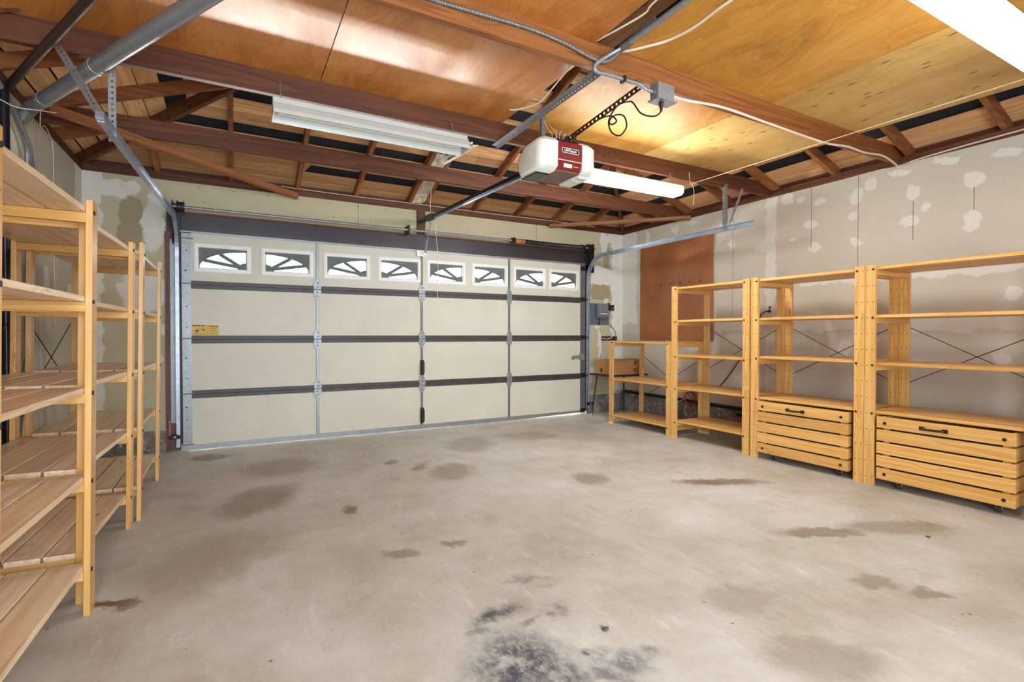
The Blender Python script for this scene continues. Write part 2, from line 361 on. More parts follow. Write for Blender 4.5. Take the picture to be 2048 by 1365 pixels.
# ------------------------------------------------------------------ mesh helpers
class MB:
    def __init__(s): s.v = []; s.f = []; s.uv = None
    def add(s, vs, fs):
        n = len(s.v); s.v += [Vector(v) for v in vs]; s.f += [tuple(i+n for i in f) for f in fs]; return s
    def box(s, x0, x1, y0, y1, z0, z1):
        return s.add([(x0,y0,z0),(x1,y0,z0),(x1,y1,z0),(x0,y1,z0),(x0,y0,z1),(x1,y0,z1),(x1,y1,z1),(x0,y1,z1)],
                     [(0,3,2,1),(4,5,6,7),(0,1,5,4),(1,2,6,5),(2,3,7,6),(3,0,4,7)])
    def beam(s, p0, p1, w, h, upv=(0,0,1)):
        """rectangular bar from p0 to p1 (axis through centre), w sideways, h along upv"""
        p0, p1 = Vector(p0), Vector(p1); d = (p1-p0).normalized(); u = Vector(upv)
        side = d.cross(u).normalized(); u = side.cross(d).normalized()
        a, b = side*w/2, u*h/2
        return s.add([p0-a-b,p0+a-b,p0+a+b,p0-a+b,p1-a-b,p1+a-b,p1+a+b,p1-a+b],
                     [(0,1,2,3),(7,6,5,4),(1,0,4,5),(2,1,5,6),(3,2,6,7),(0,3,7,4)])
    def tube(s, pts, r, n=8, cap=True):
        pts = [Vector(p) for p in pts]; rings = []; prev = None
        for i, p in enumerate(pts):
            d = ((pts[min(i+1, len(pts)-1)]-pts[max(i-1, 0)])).normalized()
            if prev is None: a = d.orthogonal().normalized()
            else:
                a = prev-d*prev.dot(d); a = a.normalized() if a.length > 1e-6 else d.orthogonal().normalized()
            prev = a; b = d.cross(a); rr = r[i] if isinstance(r, (list, tuple)) else r
            rings.append([p+(a*math.cos(2*PI*k/n)+b*math.sin(2*PI*k/n))*rr for k in range(n)])
        vs = [v for R in rings for v in R]; fs = []
        for i in range(len(rings)-1):
            for k in range(n): fs.append((i*n+k, i*n+(k+1) % n, (i+1)*n+(k+1) % n, (i+1)*n+k))
        if cap: fs.append(tuple(range(n-1, -1, -1))); fs.append(tuple((len(rings)-1)*n+k for k in range(n)))
        return s.add(vs, fs)
    def cyl(s, p0, p1, r, n=16): return s.tube([p0, p1], r, n)
    def prism(s, poly, d):
        """extrude a 3D polygon along vector d"""
        n = len(poly); d = Vector(d); P = [Vector(p) for p in poly]
        return s.add(P+[p+d for p in P], [tuple(range(n-1, -1, -1)), tuple(range(n, 2*n))]+[(i, (i+1) % n, n+(i+1) % n, n+i) for i in range(n)])
    def sweep(s, path, prof, side):
        """profile points (a along side, b along path normal) swept along a path lying in a plane whose normal is side"""
        path = [Vector(p) for p in path]; side = Vector(side).normalized(); rings = []
        for i, p in enumerate(path):
            d = (path[min(i+1, len(path)-1)]-path[max(i-1, 0)]).normalized(); nn = d.cross(side).normalized()
            rings.append([p+side*a+nn*b for a, b in prof])
        n = len(prof); vs = [v for R in rings for v in R]; fs = []
        for i in range(len(rings)-1):
            for k in range(n): fs.append((i*n+k, i*n+(k+1) % n, (i+1)*n+(k+1) % n, (i+1)*n+k))
        fs.append(tuple(range(n-1, -1, -1))); fs.append(tuple((len(rings)-1)*n+k for k in range(n)))
        return s.add(vs, fs)
    def perf(s, p0, p1, w, nrm, pitch=0.03, hr=0.008, th=0.003):
        """perforated strip of width w from p0 to p1, real round holes"""
        p0, p1 = Vector(p0), Vector(p1); L = (p1-p0).length; d = (p1-p0)/L; nrm = Vector(nrm).normalized()
        side = d.cross(nrm).normalized(); nrm = side.cross(d).normalized(); N = max(1, round(L/pitch)); st = L/N
        for k in range(N):
            c = p0+d*(st*(k+0.5)); out = []; inn = []
            for q in range(8):
                a = 2*PI*q/8
                ox = max(-1, min(1, 1.42*math.cos(a))); oy = max(-1, min(1, 1.42*math.sin(a)))
                out.append(c+d*ox*st/2+side*oy*w/2); inn.append(c+(d*math.cos(a)+side*math.sin(a))*hr)
            t2 = nrm*th/2
            vs = [v+t2 for v in out]+[v+t2 for v in inn]+[v-t2 for v in out]+[v-t2 for v in inn]; fs = []
            for q in range(8):
                r = (q+1) % 8
                fs += [(q, r, 8+r, 8+q), (16+r, 16+q, 24+q, 24+r), (8+q, 8+r, 24+r, 24+q)]
                if (q in (1, 2)) or (q in (5, 6)): fs.append((r, q, 16+q, 16+r))
            s.add(vs, fs)
        return s
    def mesh(s, name, mat, base=(0,0,0), smooth=False, bevel=0.0):
        base = Vector(base); me = bpy.data.meshes.new(name)
        me.from_pydata([v-base for v in s.v], [], s.f); me.update()
        bm = bmesh.new(); bm.from_mesh(me)
        bmesh.ops.recalc_face_normals(bm, faces=bm.faces)
        if bevel > 0:
            ed = [e for e in bm.edges if len(e.link_faces) == 2 and e.calc_face_angle(0) > 0.6]
            bmesh.ops.bevel(bm, geom=ed, offset=bevel, segments=2, profile=0.5, affect='EDGES', clamp_overlap=True)
        if s.uv: s.uv(bm, base)
        bm.to_mesh(me); bm.free()
        if smooth:
            for p in me.polygons: p.use_smooth = True
            me.set_sharp_from_angle(angle=math.radians(40))
        me.materials.append(mat); return me
    def build(s, name, mat, parent=None, base=None, smooth=False, bevel=0.0):
        if base is None:
            if parent is not None: base = world_base(parent)
            else:
                lo = [min(v[i] for v in s.v) for i in range(3)]; hi = [max(v[i] for v in s.v) for i in range(3)]
                base = ((lo[0]+hi[0])/2, (lo[1]+hi[1])/2, lo[2])
        o = bpy.data.objects.new(name, s.mesh(name, mat, base, smooth, bevel)); COL.objects.link(o)
        if parent is not None: o.parent = parent
        else: o.location = base
        return o

def world_base(o):
    b = Vector((0, 0, 0))
    while o is not None: b += Vector(o.location); o = o.parent
    return b
def tag(o, label, cat, group=None, kind=None):
    if label: o['label'] = label
    if cat: o['category'] = cat
    if group: o['group'] = group
    if kind: o['kind'] = kind
    return o
def thing(name, loc, label, cat, group=None):
    o = bpy.data.objects.new(name, None); COL.objects.link(o); o.location = loc; o.empty_display_size = 0.1
    return tag(o, label, cat, group)
def struct(name, mb, mat, base=(0,0,0), label=None, cat=None, **kw):
    o = mb.build(name, mat, None, base, **kw); o['kind'] = 'structure'
    if label: o['label'] = label
    if cat: o['category'] = cat
    return o
def arc(c, r, a0, a1, n, plane='YZ'):
    out = []
    for i in range(n+1):
        a = a0+(a1-a0)*i/n
        if plane == 'YZ': out.append((c[0], c[1]+r*math.cos(a), c[2]+r*math.sin(a)))
        elif plane == 'XY': out.append((c[0]+r*math.cos(a), c[1]+r*math.sin(a), c[2]))
        else: out.append((c[0]+r*math.cos(a), c[1], c[2]+r*math.sin(a)))
    return out
def smooth_path(pts, n=6):
    P = [Vector(p) for p in pts]; P = [P[0]*2-P[1]]+P+[P[-1]*2-P[-2]]; out = []
    for i in range(1, len(P)-2):
        for k in range(n):
            t = k/n; a, b, c, d = P[i-1], P[i], P[i+1], P[i+2]
            out.append(0.5*((2*b)+(c-a)*t+(2*a-5*b+4*c-d)*t*t+(3*b-a-3*c+d)*t**3))
    out.append(P[-2]); return out
def ribbed(pts, r, pitch=0.007):
    """armoured flexible conduit: path resampled so that its radius alternates"""
    P = smooth_path(pts, 8); out = [P[0]]; rr = [r]; acc = 0; k = 0
    L = sum((P[i+1]-P[i]).length for i in range(len(P)-1)); N = int(L/pitch)
    seg = 0; pos = 0.0
    for i in range(1, N):
        target = L*i/N; 
        while seg < len(P)-2 and pos+(P[seg+1]-P[seg]).length < target: pos += (P[seg+1]-P[seg]).length; seg += 1
        d = (P[seg+1]-P[seg]); f = (target-pos)/max(d.length, 1e-9); out.append(P[seg]+d*f); rr.append(r if i % 2 else r*0.8)
    out.append(P[-1]); rr.append(r); return out, rr

# ------------------------------------------------------------------ room
XL, XR, WY, YB = -1.197, 5.13, 5.93, -1.55
ZP = 2.62      # top of plasterboard
struct('floor', MB().box(XL-0.15, XR+0.15, YB-0.15, WY+0.16, -0.12, 0.0), M['floor'])
struct('driveway', MB().box(-9, 13, WY+0.16, 22, -0.14, -0.02), plain('driveway_concrete', (196, 190, 180), 0.9))

WR = (210, 200, 183); PT = (230, 225, 216)
mr = drywall('wall_right_plasterboard', 'Y', WR, PT,
    spots=[(2.99,2.47,.06,.05),(3.33,2.56,.07,.06),(2.21,2.36,.055,.075),(1.80,2.36,.075,.06,30),(2.22,2.11,.075,.055,30),(2.12,2.2,.05,.03,40),(2.67,2.26,.05,.035,20),
      (3.08,2.24,.09,.04,25),(1.80,2.04,.065,.085),(3.28,2.12,.05,.03,20),(2.66,1.99,.05,.04),(3.04,2.02,.06,.05,20),(2.30,2.56,.10,.035,15),(1.98,2.57,.1,.03,15),
      (2.54,2.50,.06,.06),(2.66,2.42,.06,.08),(3.2,2.5,.05,.04),(3.62,2.1,.09,.05),(4.02,2.2,.05,.06),(1.6,2.52,.09,.04),(4.1,2.42,.1,.05),(4.6,2.55,.06,.04),(4.9,2.5,.07,.05),
      (5.4,2.4,.05,.2),(3.3,.72,.06,.08),(1.55,1.45,.07,.06),(1.62,.95,.07,.05),(2.75,1.0,.07,.08),(4.6,1.0,.15,.07,20),(4.9,.75,.12,.08),(3.55,.8,.07,.06),(1.35,1.0,.06,.05)],
    tapes=[(3.46,3.58,0.3,2.62),(0.4,5.0,1.17,1.31),(5.62,5.95,1.3,2.64),(0.5,3.2,1.62,1.70)],
    seams=[(3.08,2.0,2.62),(2.64,1.7,2.62),(4.0,1.35,2.62),(2.2,1.95,2.28),(1.79,2.12,2.3)],
    screws=None)
mf = drywall('wall_front_plasterboard', 'X', (196, 184, 152), PT,
    spots=[(4.78,2.5,.07,.2),(4.92,2.55,.1,.08),(4.82,1.62,.05,.06),(4.68,1.25,.05,.04),(4.70,.98,.04,.22),(4.6,.6,.06,.06),(-.66,2.2,.09,.3),(-.95,2.5,.2,.1),
      (-.75,1.55,.2,.22),(-.6,1.2,.04,.06),(-.62,.9,.03,.05),(-.95,1.8,.12,.1)],
    tapes=[(4.93,5.2,0.3,2.64),(4.5,5.2,1.86,2.1),(-1.3,-1.06,0.3,2.64)],
    seams=[(1.25,2.3,2.62),(3.62,2.3,2.62)],
    screws=[(-0.45,4.4,0.31,2.585),(-0.45,4.4,0.41,2.44)],
    bare=[(4.83,2.25,.06,.25),(-.84,2.2,.1,.32),(-.52,2.15,.06,.25),(4.72,1.75,.2,.12),(5.02,2.25,.03,.2)])
ml = drywall('wall_left_plasterboard', 'Y', (196, 188, 172), PT,
    spots=[(4.9,2.2,.08,.1),(5.3,2.0,.06,.08),(5.5,1.5,.08,.06),(4.9,1.5,.08,.15),(4.2,1.5,.1,.2),(5.0,.8,.08,.1),(4.4,.5,.1,.1)],
    tapes=[(5.7,6.0,0.2,2.64)], seams=[(4.72,.25,2.62)], screws=[(2.0,5.9,0.41,2.57)])
mbk = drywall('wall_back_plasterboard', 'X', WR, PT, spots=[(2.0,1.5,.1,.1)], tapes=[(2.9,3.05,.2,2.6)], seams=[])
struct('wall_right', MB().box(XR, XR+0.12, YB-0.12, WY+0.12, 0.27, ZP), mr)
struct('wall_left', MB().box(XL-0.12, XL, YB-0.12, WY+0.12, 0.2, ZP), ml)
struct('wall_front', MB().box(XL-0.12, -0.56, WY, WY+0.12, 0.2, ZP).box(4.465, XR+0.12, WY, WY+0.12, 0.25, ZP)
       .box(-0.56, 4.465, WY, WY+0.12, 2.325, ZP), mf)
struct('wall_back', MB().box(XL-0.12, XR+0.12, YB-0.12, YB, 0.0, 2.9), mbk)
struct('baseboard_right', MB().box(XR-0.02, XR+0.13, YB, WY+0.12, 0.0, 0.27), M['curb'], label='rough grey concrete curb along the foot of the right wall', cat='curb')
struct('baseboard_left', MB().box(XL-0.13, XL+0.02, YB, WY+0.12, 0.0, 0.2), M['curb'], label='rough grey concrete curb along the foot of the left wall', cat='curb')
struct('baseboard_front', MB().box(XL, -0.545, WY-0.015, WY+0.13, 0.0, 0.2).box(4.455, XR, WY-0.015, WY+0.13, 0.0, 0.25), M['curb'], label='grey concrete curb at the foot of the wall beside the garage door', cat='curb')
struct('trim_7', MB().box(XL-0.12, XR+0.12, WY+0.08, WY+0.12, 2.685, 2.775), M['firX'])
struct('trim_8', MB().box(XL-0.12, XL-0.08, YB, WY+0.08, 2.685, 2.775), M['firY'])
struct('trim_9', MB().box(XR+0.08, XR+0.12, YB, WY+0.08, 2.685, 2.775), M['firY'])
# plates under the rafters, header and jambs round the big door
struct('trim_1', MB().box(XL-0.12, XR+0.12, WY-0.006, WY+0.12, ZP, 2.685), M['firX'])
struct('trim_2', MB().box(XL-0.12, XL+0.006, YB, WY-0.006, ZP, 2.685), M['firY'])
struct('trim_3', MB().box(XR-0.006, XR+0.12, YB, WY-0.006, ZP, 2.685), M['firY'])
struct('trim_4', MB().box(-0.56, 4.465, WY-0.012, WY+0.12, 2.125, 2.325), M['header'])
struct('trim_5', MB().box(-0.575, -0.405, WY-0.03, WY+0.12, 0.002, 2.125).box(4.345, 4.475, WY-0.03, WY+0.12, 0.035, 2.125), M['jamb'])
struct('trim_6', MB().box(1.935, 2.035, WY-0.03, WY+0.005, 2.325, ZP), M['firZ'])

# ------------------------------------------------------------------ roof: sheathing on three slopes, rafters, joists
SL = 0.36; ZF = 2.685            # slope and height of the rafters' undersides at the wall
RD = 0.095                        # rafter depth
def slope_boards(kind):
    b = MB(); f = MB()
    D = 3.16 if kind != 'front' else 3.16
    def P(d, u, dz):               # d inwards from the wall, u along the wall
        z = ZF+RD+SL*d+dz
        return {'front': (u, WY-d, z), 'left': (XL+d, u, z), 'right': (XR-d, u, z)}[kind]
    def ends(d):
        return (XL+d, XR-d) if kind == 'front' else (YB-0.12, WY-d)
    k = 0; d = -0.12
    rnd = random.Random({'front': 3, 'left': 5, 'right': 8}[kind])
    while d < D-0.14:
        w = 0.128
        gap = {'front': (2, 5, 8, 11, 14, 17), 'left': (3, 6, 10, 13, 17), 'right': (2, 5, 9, 12, 16)}[kind]
        a0, b0 = ends(d); a1, b1 = ends(d+w)
        cuts = [0, 1] if rnd.random() < 0.4 else [0, rnd.uniform(0.25, 0.75), 1]
        for i in range(len(cuts)-1):
            if k in gap and not (kind != 'right' and rnd.random() < 0.18 and len(cuts) > 2): continue
            l0 = a0+(b0-a0)*cuts[i]; l1 = a0+(b0-a0)*cuts[i+1]-0.003; h0 = a1+(b1-a1)*cuts[i]; h1 = a1+(b1-a1)*cuts[i+1]-0.003
            if l1-l0 < 0.02: continue
            vs = [P(d, l0, 0), P(d, l1, 0), P(d+w, h1, 0), P(d+w, h0, 0), P(d, l0, .018), P(d, l1, .018), P(d+w, h1, .018), P(d+w, h0, .018)]
            b.add(vs, [(0,3,2,1),(4,5,6,7),(0,1,5,4),(1,2,6,5),(2,3,7,6),(3,0,4,7)])
        k += 1; d += w+(0.008 if rnd.random() < 0.7 else 0.02)
    a0, b0 = ends(-0.35); a1, b1 = ends(D)
    f.add([P(-0.35, a0, .03), P(-0.35, b0, .03), P(D, b1, .03), P(D, a1, .03), P(-0.35, a0, .06), P(-0.35, b0, .06), P(D, b1, .06), P(D, a1, .06)],
          [(0,3,2,1),(4,5,6,7),(0,1,5,4),(1,2,6,5),(2,3,7,6),(3,0,4,7)])
    o = struct('ceiling', b, M['sheathX' if kind == 'front' else 'sheathY'])
    f.build('roof_felt', M['felt'], o)
    return o
for k in ('front', 'left', 'right'): slope_boards(k)
# back gable so no daylight falls in behind
struct('wall_back', MB().add([(XL-.5, YB-.12, 2.8), (XR+.5, YB-.12, 2.8), ((XL+XR)/2, YB-.12, 4.1)], [(0, 1, 2)]), mbk)

G_R = 'front slope rafters'
def rafter(x0, y0, x1, y1, label, group, w=0.04):
    d0 = min(WY-y0, x0-XL, XR-x0); d1 = min(WY-y1, x1-XL, XR-x1)
    ext = 0.0
    b = MB().beam((x0, y0, ZF+RD/2+SL*d0), (x1, y1, ZF+RD/2+SL*d1), w, RD*0.94)
    dx, dy = x1-x0, y1-y0
    return tag(b.build('rafter', M['raftY'] if abs(dy) > abs(dx) else M['raftX'], None), label, 'rafter', group)
fr = [-0.63, -0.01, 0.615, 1.225, 1.845, 2.04, 2.70, 3.32, 3.92, 4.52]
where = ['beside the left hip rafter', 'left of the unlit fixture', 'by the left end of the unlit fixture', 'behind the middle of the unlit fixture',
   'left of the plastered duct chase', 'right of the plastered duct chase', 'behind the opener rail', 'behind the opener motor', 'behind the lit light fixture', 'beside the right hip rafter']
for x, wq in zip(fr, where):
    d = min(x-XL, XR-x, 3.1)
    rafter(x, WY+0.078, x, WY-d+0.03, 'reddish brown rafter over the garage door '+wq, G_R)
for i, y in enumerate([5.31, 4.70, 4.09, 3.48]):
    d = min(WY-y, 3.1)
    if d > 1.9: d = 1.9
    rafter(XL-0.078, y, XL+d-0.03, y, ['short dark jack rafter on the left nearest the garage door corner', 'dark jack rafter on the left behind the hanger straps', 'dark jack rafter on the left under the big grey pipe',
        'dark jack rafter on the left just beyond the long joist', 'dark jack rafter on the left above the near shelves', 'dark jack rafter nearest the camera on the left'][i], 'left slope jack rafters')
for i, y in enumerate([5.31, 4.70, 4.09, 3.50, 2.866, 2.242, 1.61]):
    d = min(WY-y, 1.9)
    rafter(XR+0.078, y, XR-d+0.03, y, ['short jack rafter in the far right corner', 'jack rafter on the right behind the corner brace', 'jack rafter on the right above the brown pegboard', 'orange jack rafter on the right beside the far joist end',
        'orange jack rafter on the right midway between the joist ends', 'orange jack rafter with a pale broken end beside the near joist', 'orange jack rafter on the right nearest the camera', 'jack rafter above the right wall by the lit fixture'][i], 'right slope jack rafters')
def hip(sx, label):
    x0 = XL if sx > 0 else XR; x1 = x0+sx*3.1
    b = MB().beam((x0-sx*0.05, WY+0.05, ZF+0.045), (x1, WY-3.1, ZF+SL*3.1+0.045), 0.04, 0.14)
    tag(b.build('hip_rafter', M['firX']), label, 'hip rafter')
hip(1, 'dark diagonal hip rafter rising from the left corner by the garage door')
hip(-1, 'dark diagonal hip rafter rising from the right corner above the pegboard')
def joist(y, mat, label):
    b = MB().box(XL-0.05, XR+0.05, y, y+0.04, 2.637, 2.777)
    return tag(b.build('ceiling_joist', mat, None, ((XL+XR)/2, y+.02, 2.637)), label, 'ceiling joist', 'long joists across the garage')
joist(4.76, M['firX'], 'dark brown joist nearest the garage door, in front of the rafters')
joist(3.53, M['firX'], 'dark brown joist behind the unlit white fixture, edging the plywood')
joist(2.31, M['joist_pale'], 'honey brown joist carrying the grey conduit and junction box')
joist(1.06, M['firX'], 'joist above the big lit fixture at the top right')
# flat corner braces lying on the plates
def board(p0, p1, w, h, label):
    p0, p1 = Vector(p0), Vector(p1); L = (p1-p0).length
    o = MB().box(0, L, -w/2, w/2, -h/2, h/2).build('corner_brace', M['braceX'], None, (0, 0, 0))
    o.location = p0; o.rotation_euler = (0, 0, math.atan2(p1.y-p0.y, p1.x-p0.x)); return tag(o, label, 'brace')
board((-1.05, 4.365, 2.604), (0.60, 5.888, 2.604), 0.036, 0.062, 'light-edged board bracing the left corner above the garage door')
board((3.80, 5.885, 2.614), (5.095, 4.60, 2.614), 0.06, 0.042, 'orange board bracing the right corner above the garage door')
# sheets of plywood on top of the joists
def ply(x0, x1, y0, y1, mat, label, z=2.778, skew=0.0):
    b = MB().prism([(x0, y0, z), (x1+skew, y0, z), (x1, y1, z), (x0, y1, z)], (0, 0, 0.012))
    return tag(b.build('plywood_sheet', mat), label, 'plywood', 'plywood sheets over the joists')
ply(-1.0, 0.502, 2.325, 3.575, M['plyO'], 'amber plywood sheet over the left end, next to the grey pipe')
ply(0.508, 1.845, 2.325, 3.575, M['plyO'], 'glossy amber plywood sheet above the unlit white fixture')
ply(2.0, 3.285, 2.325, 3.575, M['plyOY'], 'honey plywood sheet above the opener motor')
ply(3.290, 4.415, 2.325, 3.575, M['plyY'], 'pale knotty plywood sheet at the right between the joists', skew=0.08)
ply(-0.9, 1.80, 1.075, 2.32, M['plyO'], 'amber plywood sheet at the top left above the joist with the flexible conduit')
ply(1.985, 3.36, 1.075, 2.32, M['plyOY'], 'honey orange plywood sheet at the top centre beside the dark gap')
ply(3.365, 4.50, 1.075, 2.32, M['plyY'], 'pale knotty plywood sheet beside the big lit fixture', skew=0.10)
struct('ceiling', MB().box(-0.9, 1.80, -1.4, 1.07, 2.778, 2.79), M['plyO'])
struct('ceiling', MB().box(1.985, 4.55, -1.4, 1.07, 2.778, 2.79), M['plyOY'])

# ------------------------------------------------------------------ sectional garage door
DY = 5.85
door = thing('door_1', (1.97, DY, 0), 'cream four-section double garage door with eight sunburst windows', 'garage door'); door['kind'] = 'structure'
DX0, DX1 = -0.36, 4.30
secs = [(0.035, 0.543), (0.543, 1.079), (1.079, 1.614), (1.614, 2.12)]
quarters = [-0.40, 0.798, 1.97, 3.153, 4.34]
winx = []
for q in range(4):
    a = quarters[q]+0.035; 
    winx += [(a+0.03, a+0.53), (a+0.62, a+1.13)]
winx[0] = (-0.335, 0.16); winx[1] = (0.255, 0.760); winx[7] = (3.77, 4.268)
WZ0, WZ1 = 1.744, 2.022
for k, (z0, z1) in enumerate(secs):
    b = MB()
    if k < 3:
        b.box(DX0, DX1, DY, DY+0.045, z0, z1-0.0005)
    else:
        b.box(DX0, DX1, DY, DY+0.045, z0, WZ0).box(DX0, DX1, DY, DY+0.045, WZ1, z1)
        xs = [DX0]+[x for w in winx for x in w]+[DX1]
        for i in range(0, len(xs), 2): b.box(xs[i], xs[i+1], DY, DY+0.045, WZ0, WZ1)
    sec = b.build('top_section' if k == 3 else 'door_section', M['doorpanel'], door)
    if k == 3:
        for i, (x0, x1) in enumerate(winx):
            f = MB(); wr = 0.038
            for ins, yy, ww in ((0.0, DY-0.008, wr), (0.010, DY-0.014, wr*0.55)):
                a0, a1, c0, c1 = x0+ins, x1-ins, WZ0+ins, WZ1-ins
                f.box(a0, a1, yy, DY+0.01, c0, c0+ww).box(a0, a1, yy, DY+0.01, c1-ww, c1)
                f.box(a0, a0+ww, yy, DY+0.01, c0+ww, c1-ww).box(a1-ww, a1, yy, DY+0.01, c0+ww, c1-ww)
            f.build('window_frame', M['winframe'], sec, bevel=0.002)
            MB().box(x0+.03, x1-.03, DY+0.028, DY+0.031, WZ0+.03, WZ1-.03).build('window_pane', M['glass'], sec)
            # quarter sunburst: solid corner outside the arch, hub and two spokes
            g = MB(); left = (i % 2 == 0)
            ix0, ix1, iz0, iz1 = x0+wr-.003, x1-wr+.003, WZ0+wr-.003, WZ1-wr+.003
            W_, H_ = ix1-ix0, iz1-iz0
            hx = (lambda u: ix1-u*W_) if left else (lambda u: ix0+u*W_)       # u = 0 at hub side
            Y0, Y1 = DY+0.016, DY+0.022
            pt = lambda u, v: (hx(u), Y0, iz0+v*H_)
            aw, ah, bz = 1.0, 0.80, 0.06
            A = [(aw*math.cos(t)*0.97, bz+ah*math.sin(t)) for t in [PI/2*j/18 for j in range(19)]]
            for j in range(18):       # everything above the arch
                (u0, v0), (u1, v1) = A[j], A[j+1]
                g.prism([pt(u0, v0), pt(u1, v1), pt(u1, 1.0), pt(u0, 1.0)], (0, Y1-Y0, 0))
            g.prism([pt(0.97, 0), pt(1.0, 0), pt(1.0, 1), pt(0.97, 1)], (0, Y1-Y0, 0))
            g.prism([pt(0, 0), pt(1.0, 0), pt(1.0, 0.05), pt(0, 0.05)], (0, Y1-Y0, 0))
            g.prism([pt(0, 0), pt(.025, 0), pt(.025, 1), pt(0, 1)], (0, Y1-Y0, 0))
            hub = [(0, 0)]+[(0.20*math.cos(t), 0.05+0.32*math.sin(t)) for t in [PI/2*j/8 for j in range(9)]]
            g.prism([(x, y-0.002, z) for x, y, z in [pt(u, v) for u, v in hub]], (0, Y1-Y0+0.002, 0))
            for ang, dy in ((0.50, .0025), (1.02, .0034)):
                c, s_ = math.cos(ang), math.sin(ang); th = 0.034
                p0 = Vector(pt(0.10, 0.12)); q = A[min(18, int(ang/(PI/2)*18))]; p1 = Vector(pt(q[0]*1.02, q[1]*1.02))
                g.beam(p0+Vector((0, dy, 0)), p1+Vector((0, dy, 0)), th, 0.007, (0, 1, 0))
            g.build('sunburst_insert', M['grille'], sec)
for z in (0.543, 1.079, 1.614):
    b = MB().box(DX0, DX1, DY-0.006, DY-0.0005, z+0.002, z+0.039).box(DX0, DX1, DY-0.008, DY-0.0005, z-0.038, z).box(DX0, DX1, DY-0.004, DY-0.0005, z-0.001, z+0.003)
    b.build('joint_strip', M['doorstrip'], door, bevel=0.002)
b = MB().prism([(-0.45, DY-.008, 0.002), (2.6, DY-.008, 0.002), (3.5, DY-.008, 0.010), (4.38, DY-.008, 0.030), (4.38, DY-.008, 0.058), (-0.45, DY-.008, 0.05)], (0, 0.05, 0))
b.build('bottom_rail', M['galv'], door)
MB().box(-0.45, 4.38, DY-0.006, DY+0.045, 2.112, 2.134).box(-0.45, 4.38, DY-0.012, DY, 2.118, 2.124).build('top_rail', M['galv'], door)
for (x0, x1) in ((-0.437, -0.357), (4.295, 4.378)):
    b = MB()
    for z0, z1 in secs: b.box(x0, x1, DY-0.006, DY+0.046, z0, z1-.001)
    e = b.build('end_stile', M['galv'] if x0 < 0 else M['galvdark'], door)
    for z in (0.30, 0.42, 0.70, 0.90, 1.2, 1.4, 1.75, 1.95):
        MB().cyl(((x0+x1)/2+random.uniform(-.015, .015), DY-.008, z), ((x0+x1)/2, DY-.004, z), 0.006, 8).build('screw', M['darkmetal'], e)
for x in quarters[1:4]:
    b = MB()
    for (z0, z1) in secs: b.box(x-0.0145, x+0.0145, DY-0.010, DY+0.002, z0+.05 if z0 > .1 else z0+.02, z1-.045 if z1 < 2 else z1-0.005)
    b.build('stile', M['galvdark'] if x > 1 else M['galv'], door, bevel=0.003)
    for z in (0.543, 1.079, 1.614):
        h = MB(); P = lambda a, c: (x+a, DY-0.016, z+c)
        h.prism([P(-.038, .004), P(.038, .004), P(.038, .05), P(.016, .10), P(-.016, .10), P(-.038, .05)], (0, .006, 0))
        h.prism([P(-.038, -.004), P(.038, -.004), P(.038, -.05), P(.016, -.10), P(-.016, -.10), P(-.038, -.05)], (0, .006, 0))
        h.cyl((x-.036, DY-.018, z), (x+.036, DY-.018, z), 0.006, 8)
        hg = h.build('hinge', M['galv'], door)
        s = MB()
        for c in (.03, .07, -.03, -.07): s.cyl((x+.008*(1 if c > 0 else -1), DY-.020, z+c), (x, DY-.014, z+c), 0.0055, 8)
        s.build('screw', M['darkmetal'], hg)
for sx, x in ((-1, -0.437), (1, 4.378)):
    for z in (0.06, 0.553, 1.089, 1.624, 2.06):
        r = MB().cyl((x-sx*0.10, DY-.022, z), (x+sx*0.055, DY-.022, z), 0.006, 8).cyl((x+sx*.04, DY-.022, z), (x+sx*.055, DY-.022, z), 0.022, 14)
        r.box(min(x-sx*.075, x), max(x-sx*.075, x), DY-.016, DY-.006, z-.03, z+.03)
        r.build('roller', M['darkmetal'] if sx > 0 else M['galv'], door)
for z in (0.735, 0.165):      # lift handles on the middle stile
    b = MB().box(1.948, 1.992, DY-.022, DY-.008, z-.09, z+.09).box(1.955, 1.985, DY-.05, DY-.02, z-.07, z-.05).box(1.955, 1.985, DY-.05, DY-.02, z+.05, z+.07).box(1.953, 1.987, DY-.058, DY-.044, z-.07, z+.07)
    b.build('lift_handle', M['bronze'], door, bevel=0.003)
MB().box(1.905, 2.0, DY-.03, DY-.004, 2.06, 2.125).box(1.975, 2.01, DY-.05, DY-.03, 2.075, 2.11).build('arm_bracket', M['white'], door)
lb = MB().box(-0.352, -0.13, DY-.004, DY-.001, 1.118, 1.222).build('warning_label', M['yellow'], door)
pr = MB().box(-.350, -.28, DY-.0055, DY-.004, 1.212, 1.221).box(-.272, -.25, DY-.0055, DY-.004, 1.21, 1.219)
pr.box(-.222, -.220, DY-.0055, DY-.004, 1.135, 1.21).box(-.345, -.135, DY-.0055, DY-.004, 1.1335, 1.1355)
for k in range(4): pr.box(-.20, -.155+.004*(k % 2), DY-.0055, DY-.004, 1.187-k*.012, 1.189-k*.012)
pr.box(-.275, -.245, DY-.0055, DY-.004, 1.178, 1.182).prism([(-.27, DY-.0055, 1.176), (-.25, DY-.0055, 1.176), (-.254, DY-.0055, 1.168), (-.266, DY-.0055, 1.168)], (0, .0015, 0))
pr.build('label_print', M['labelblack'], lb)
MB().box(-.21, -.135, DY-.0055, DY-.004, 1.204, 1.216).cyl((-.312, DY-.0056, 1.165), (-.312, DY-.004, 1.165), 0.016, 14).build('label_print', M['labelred'], lb)
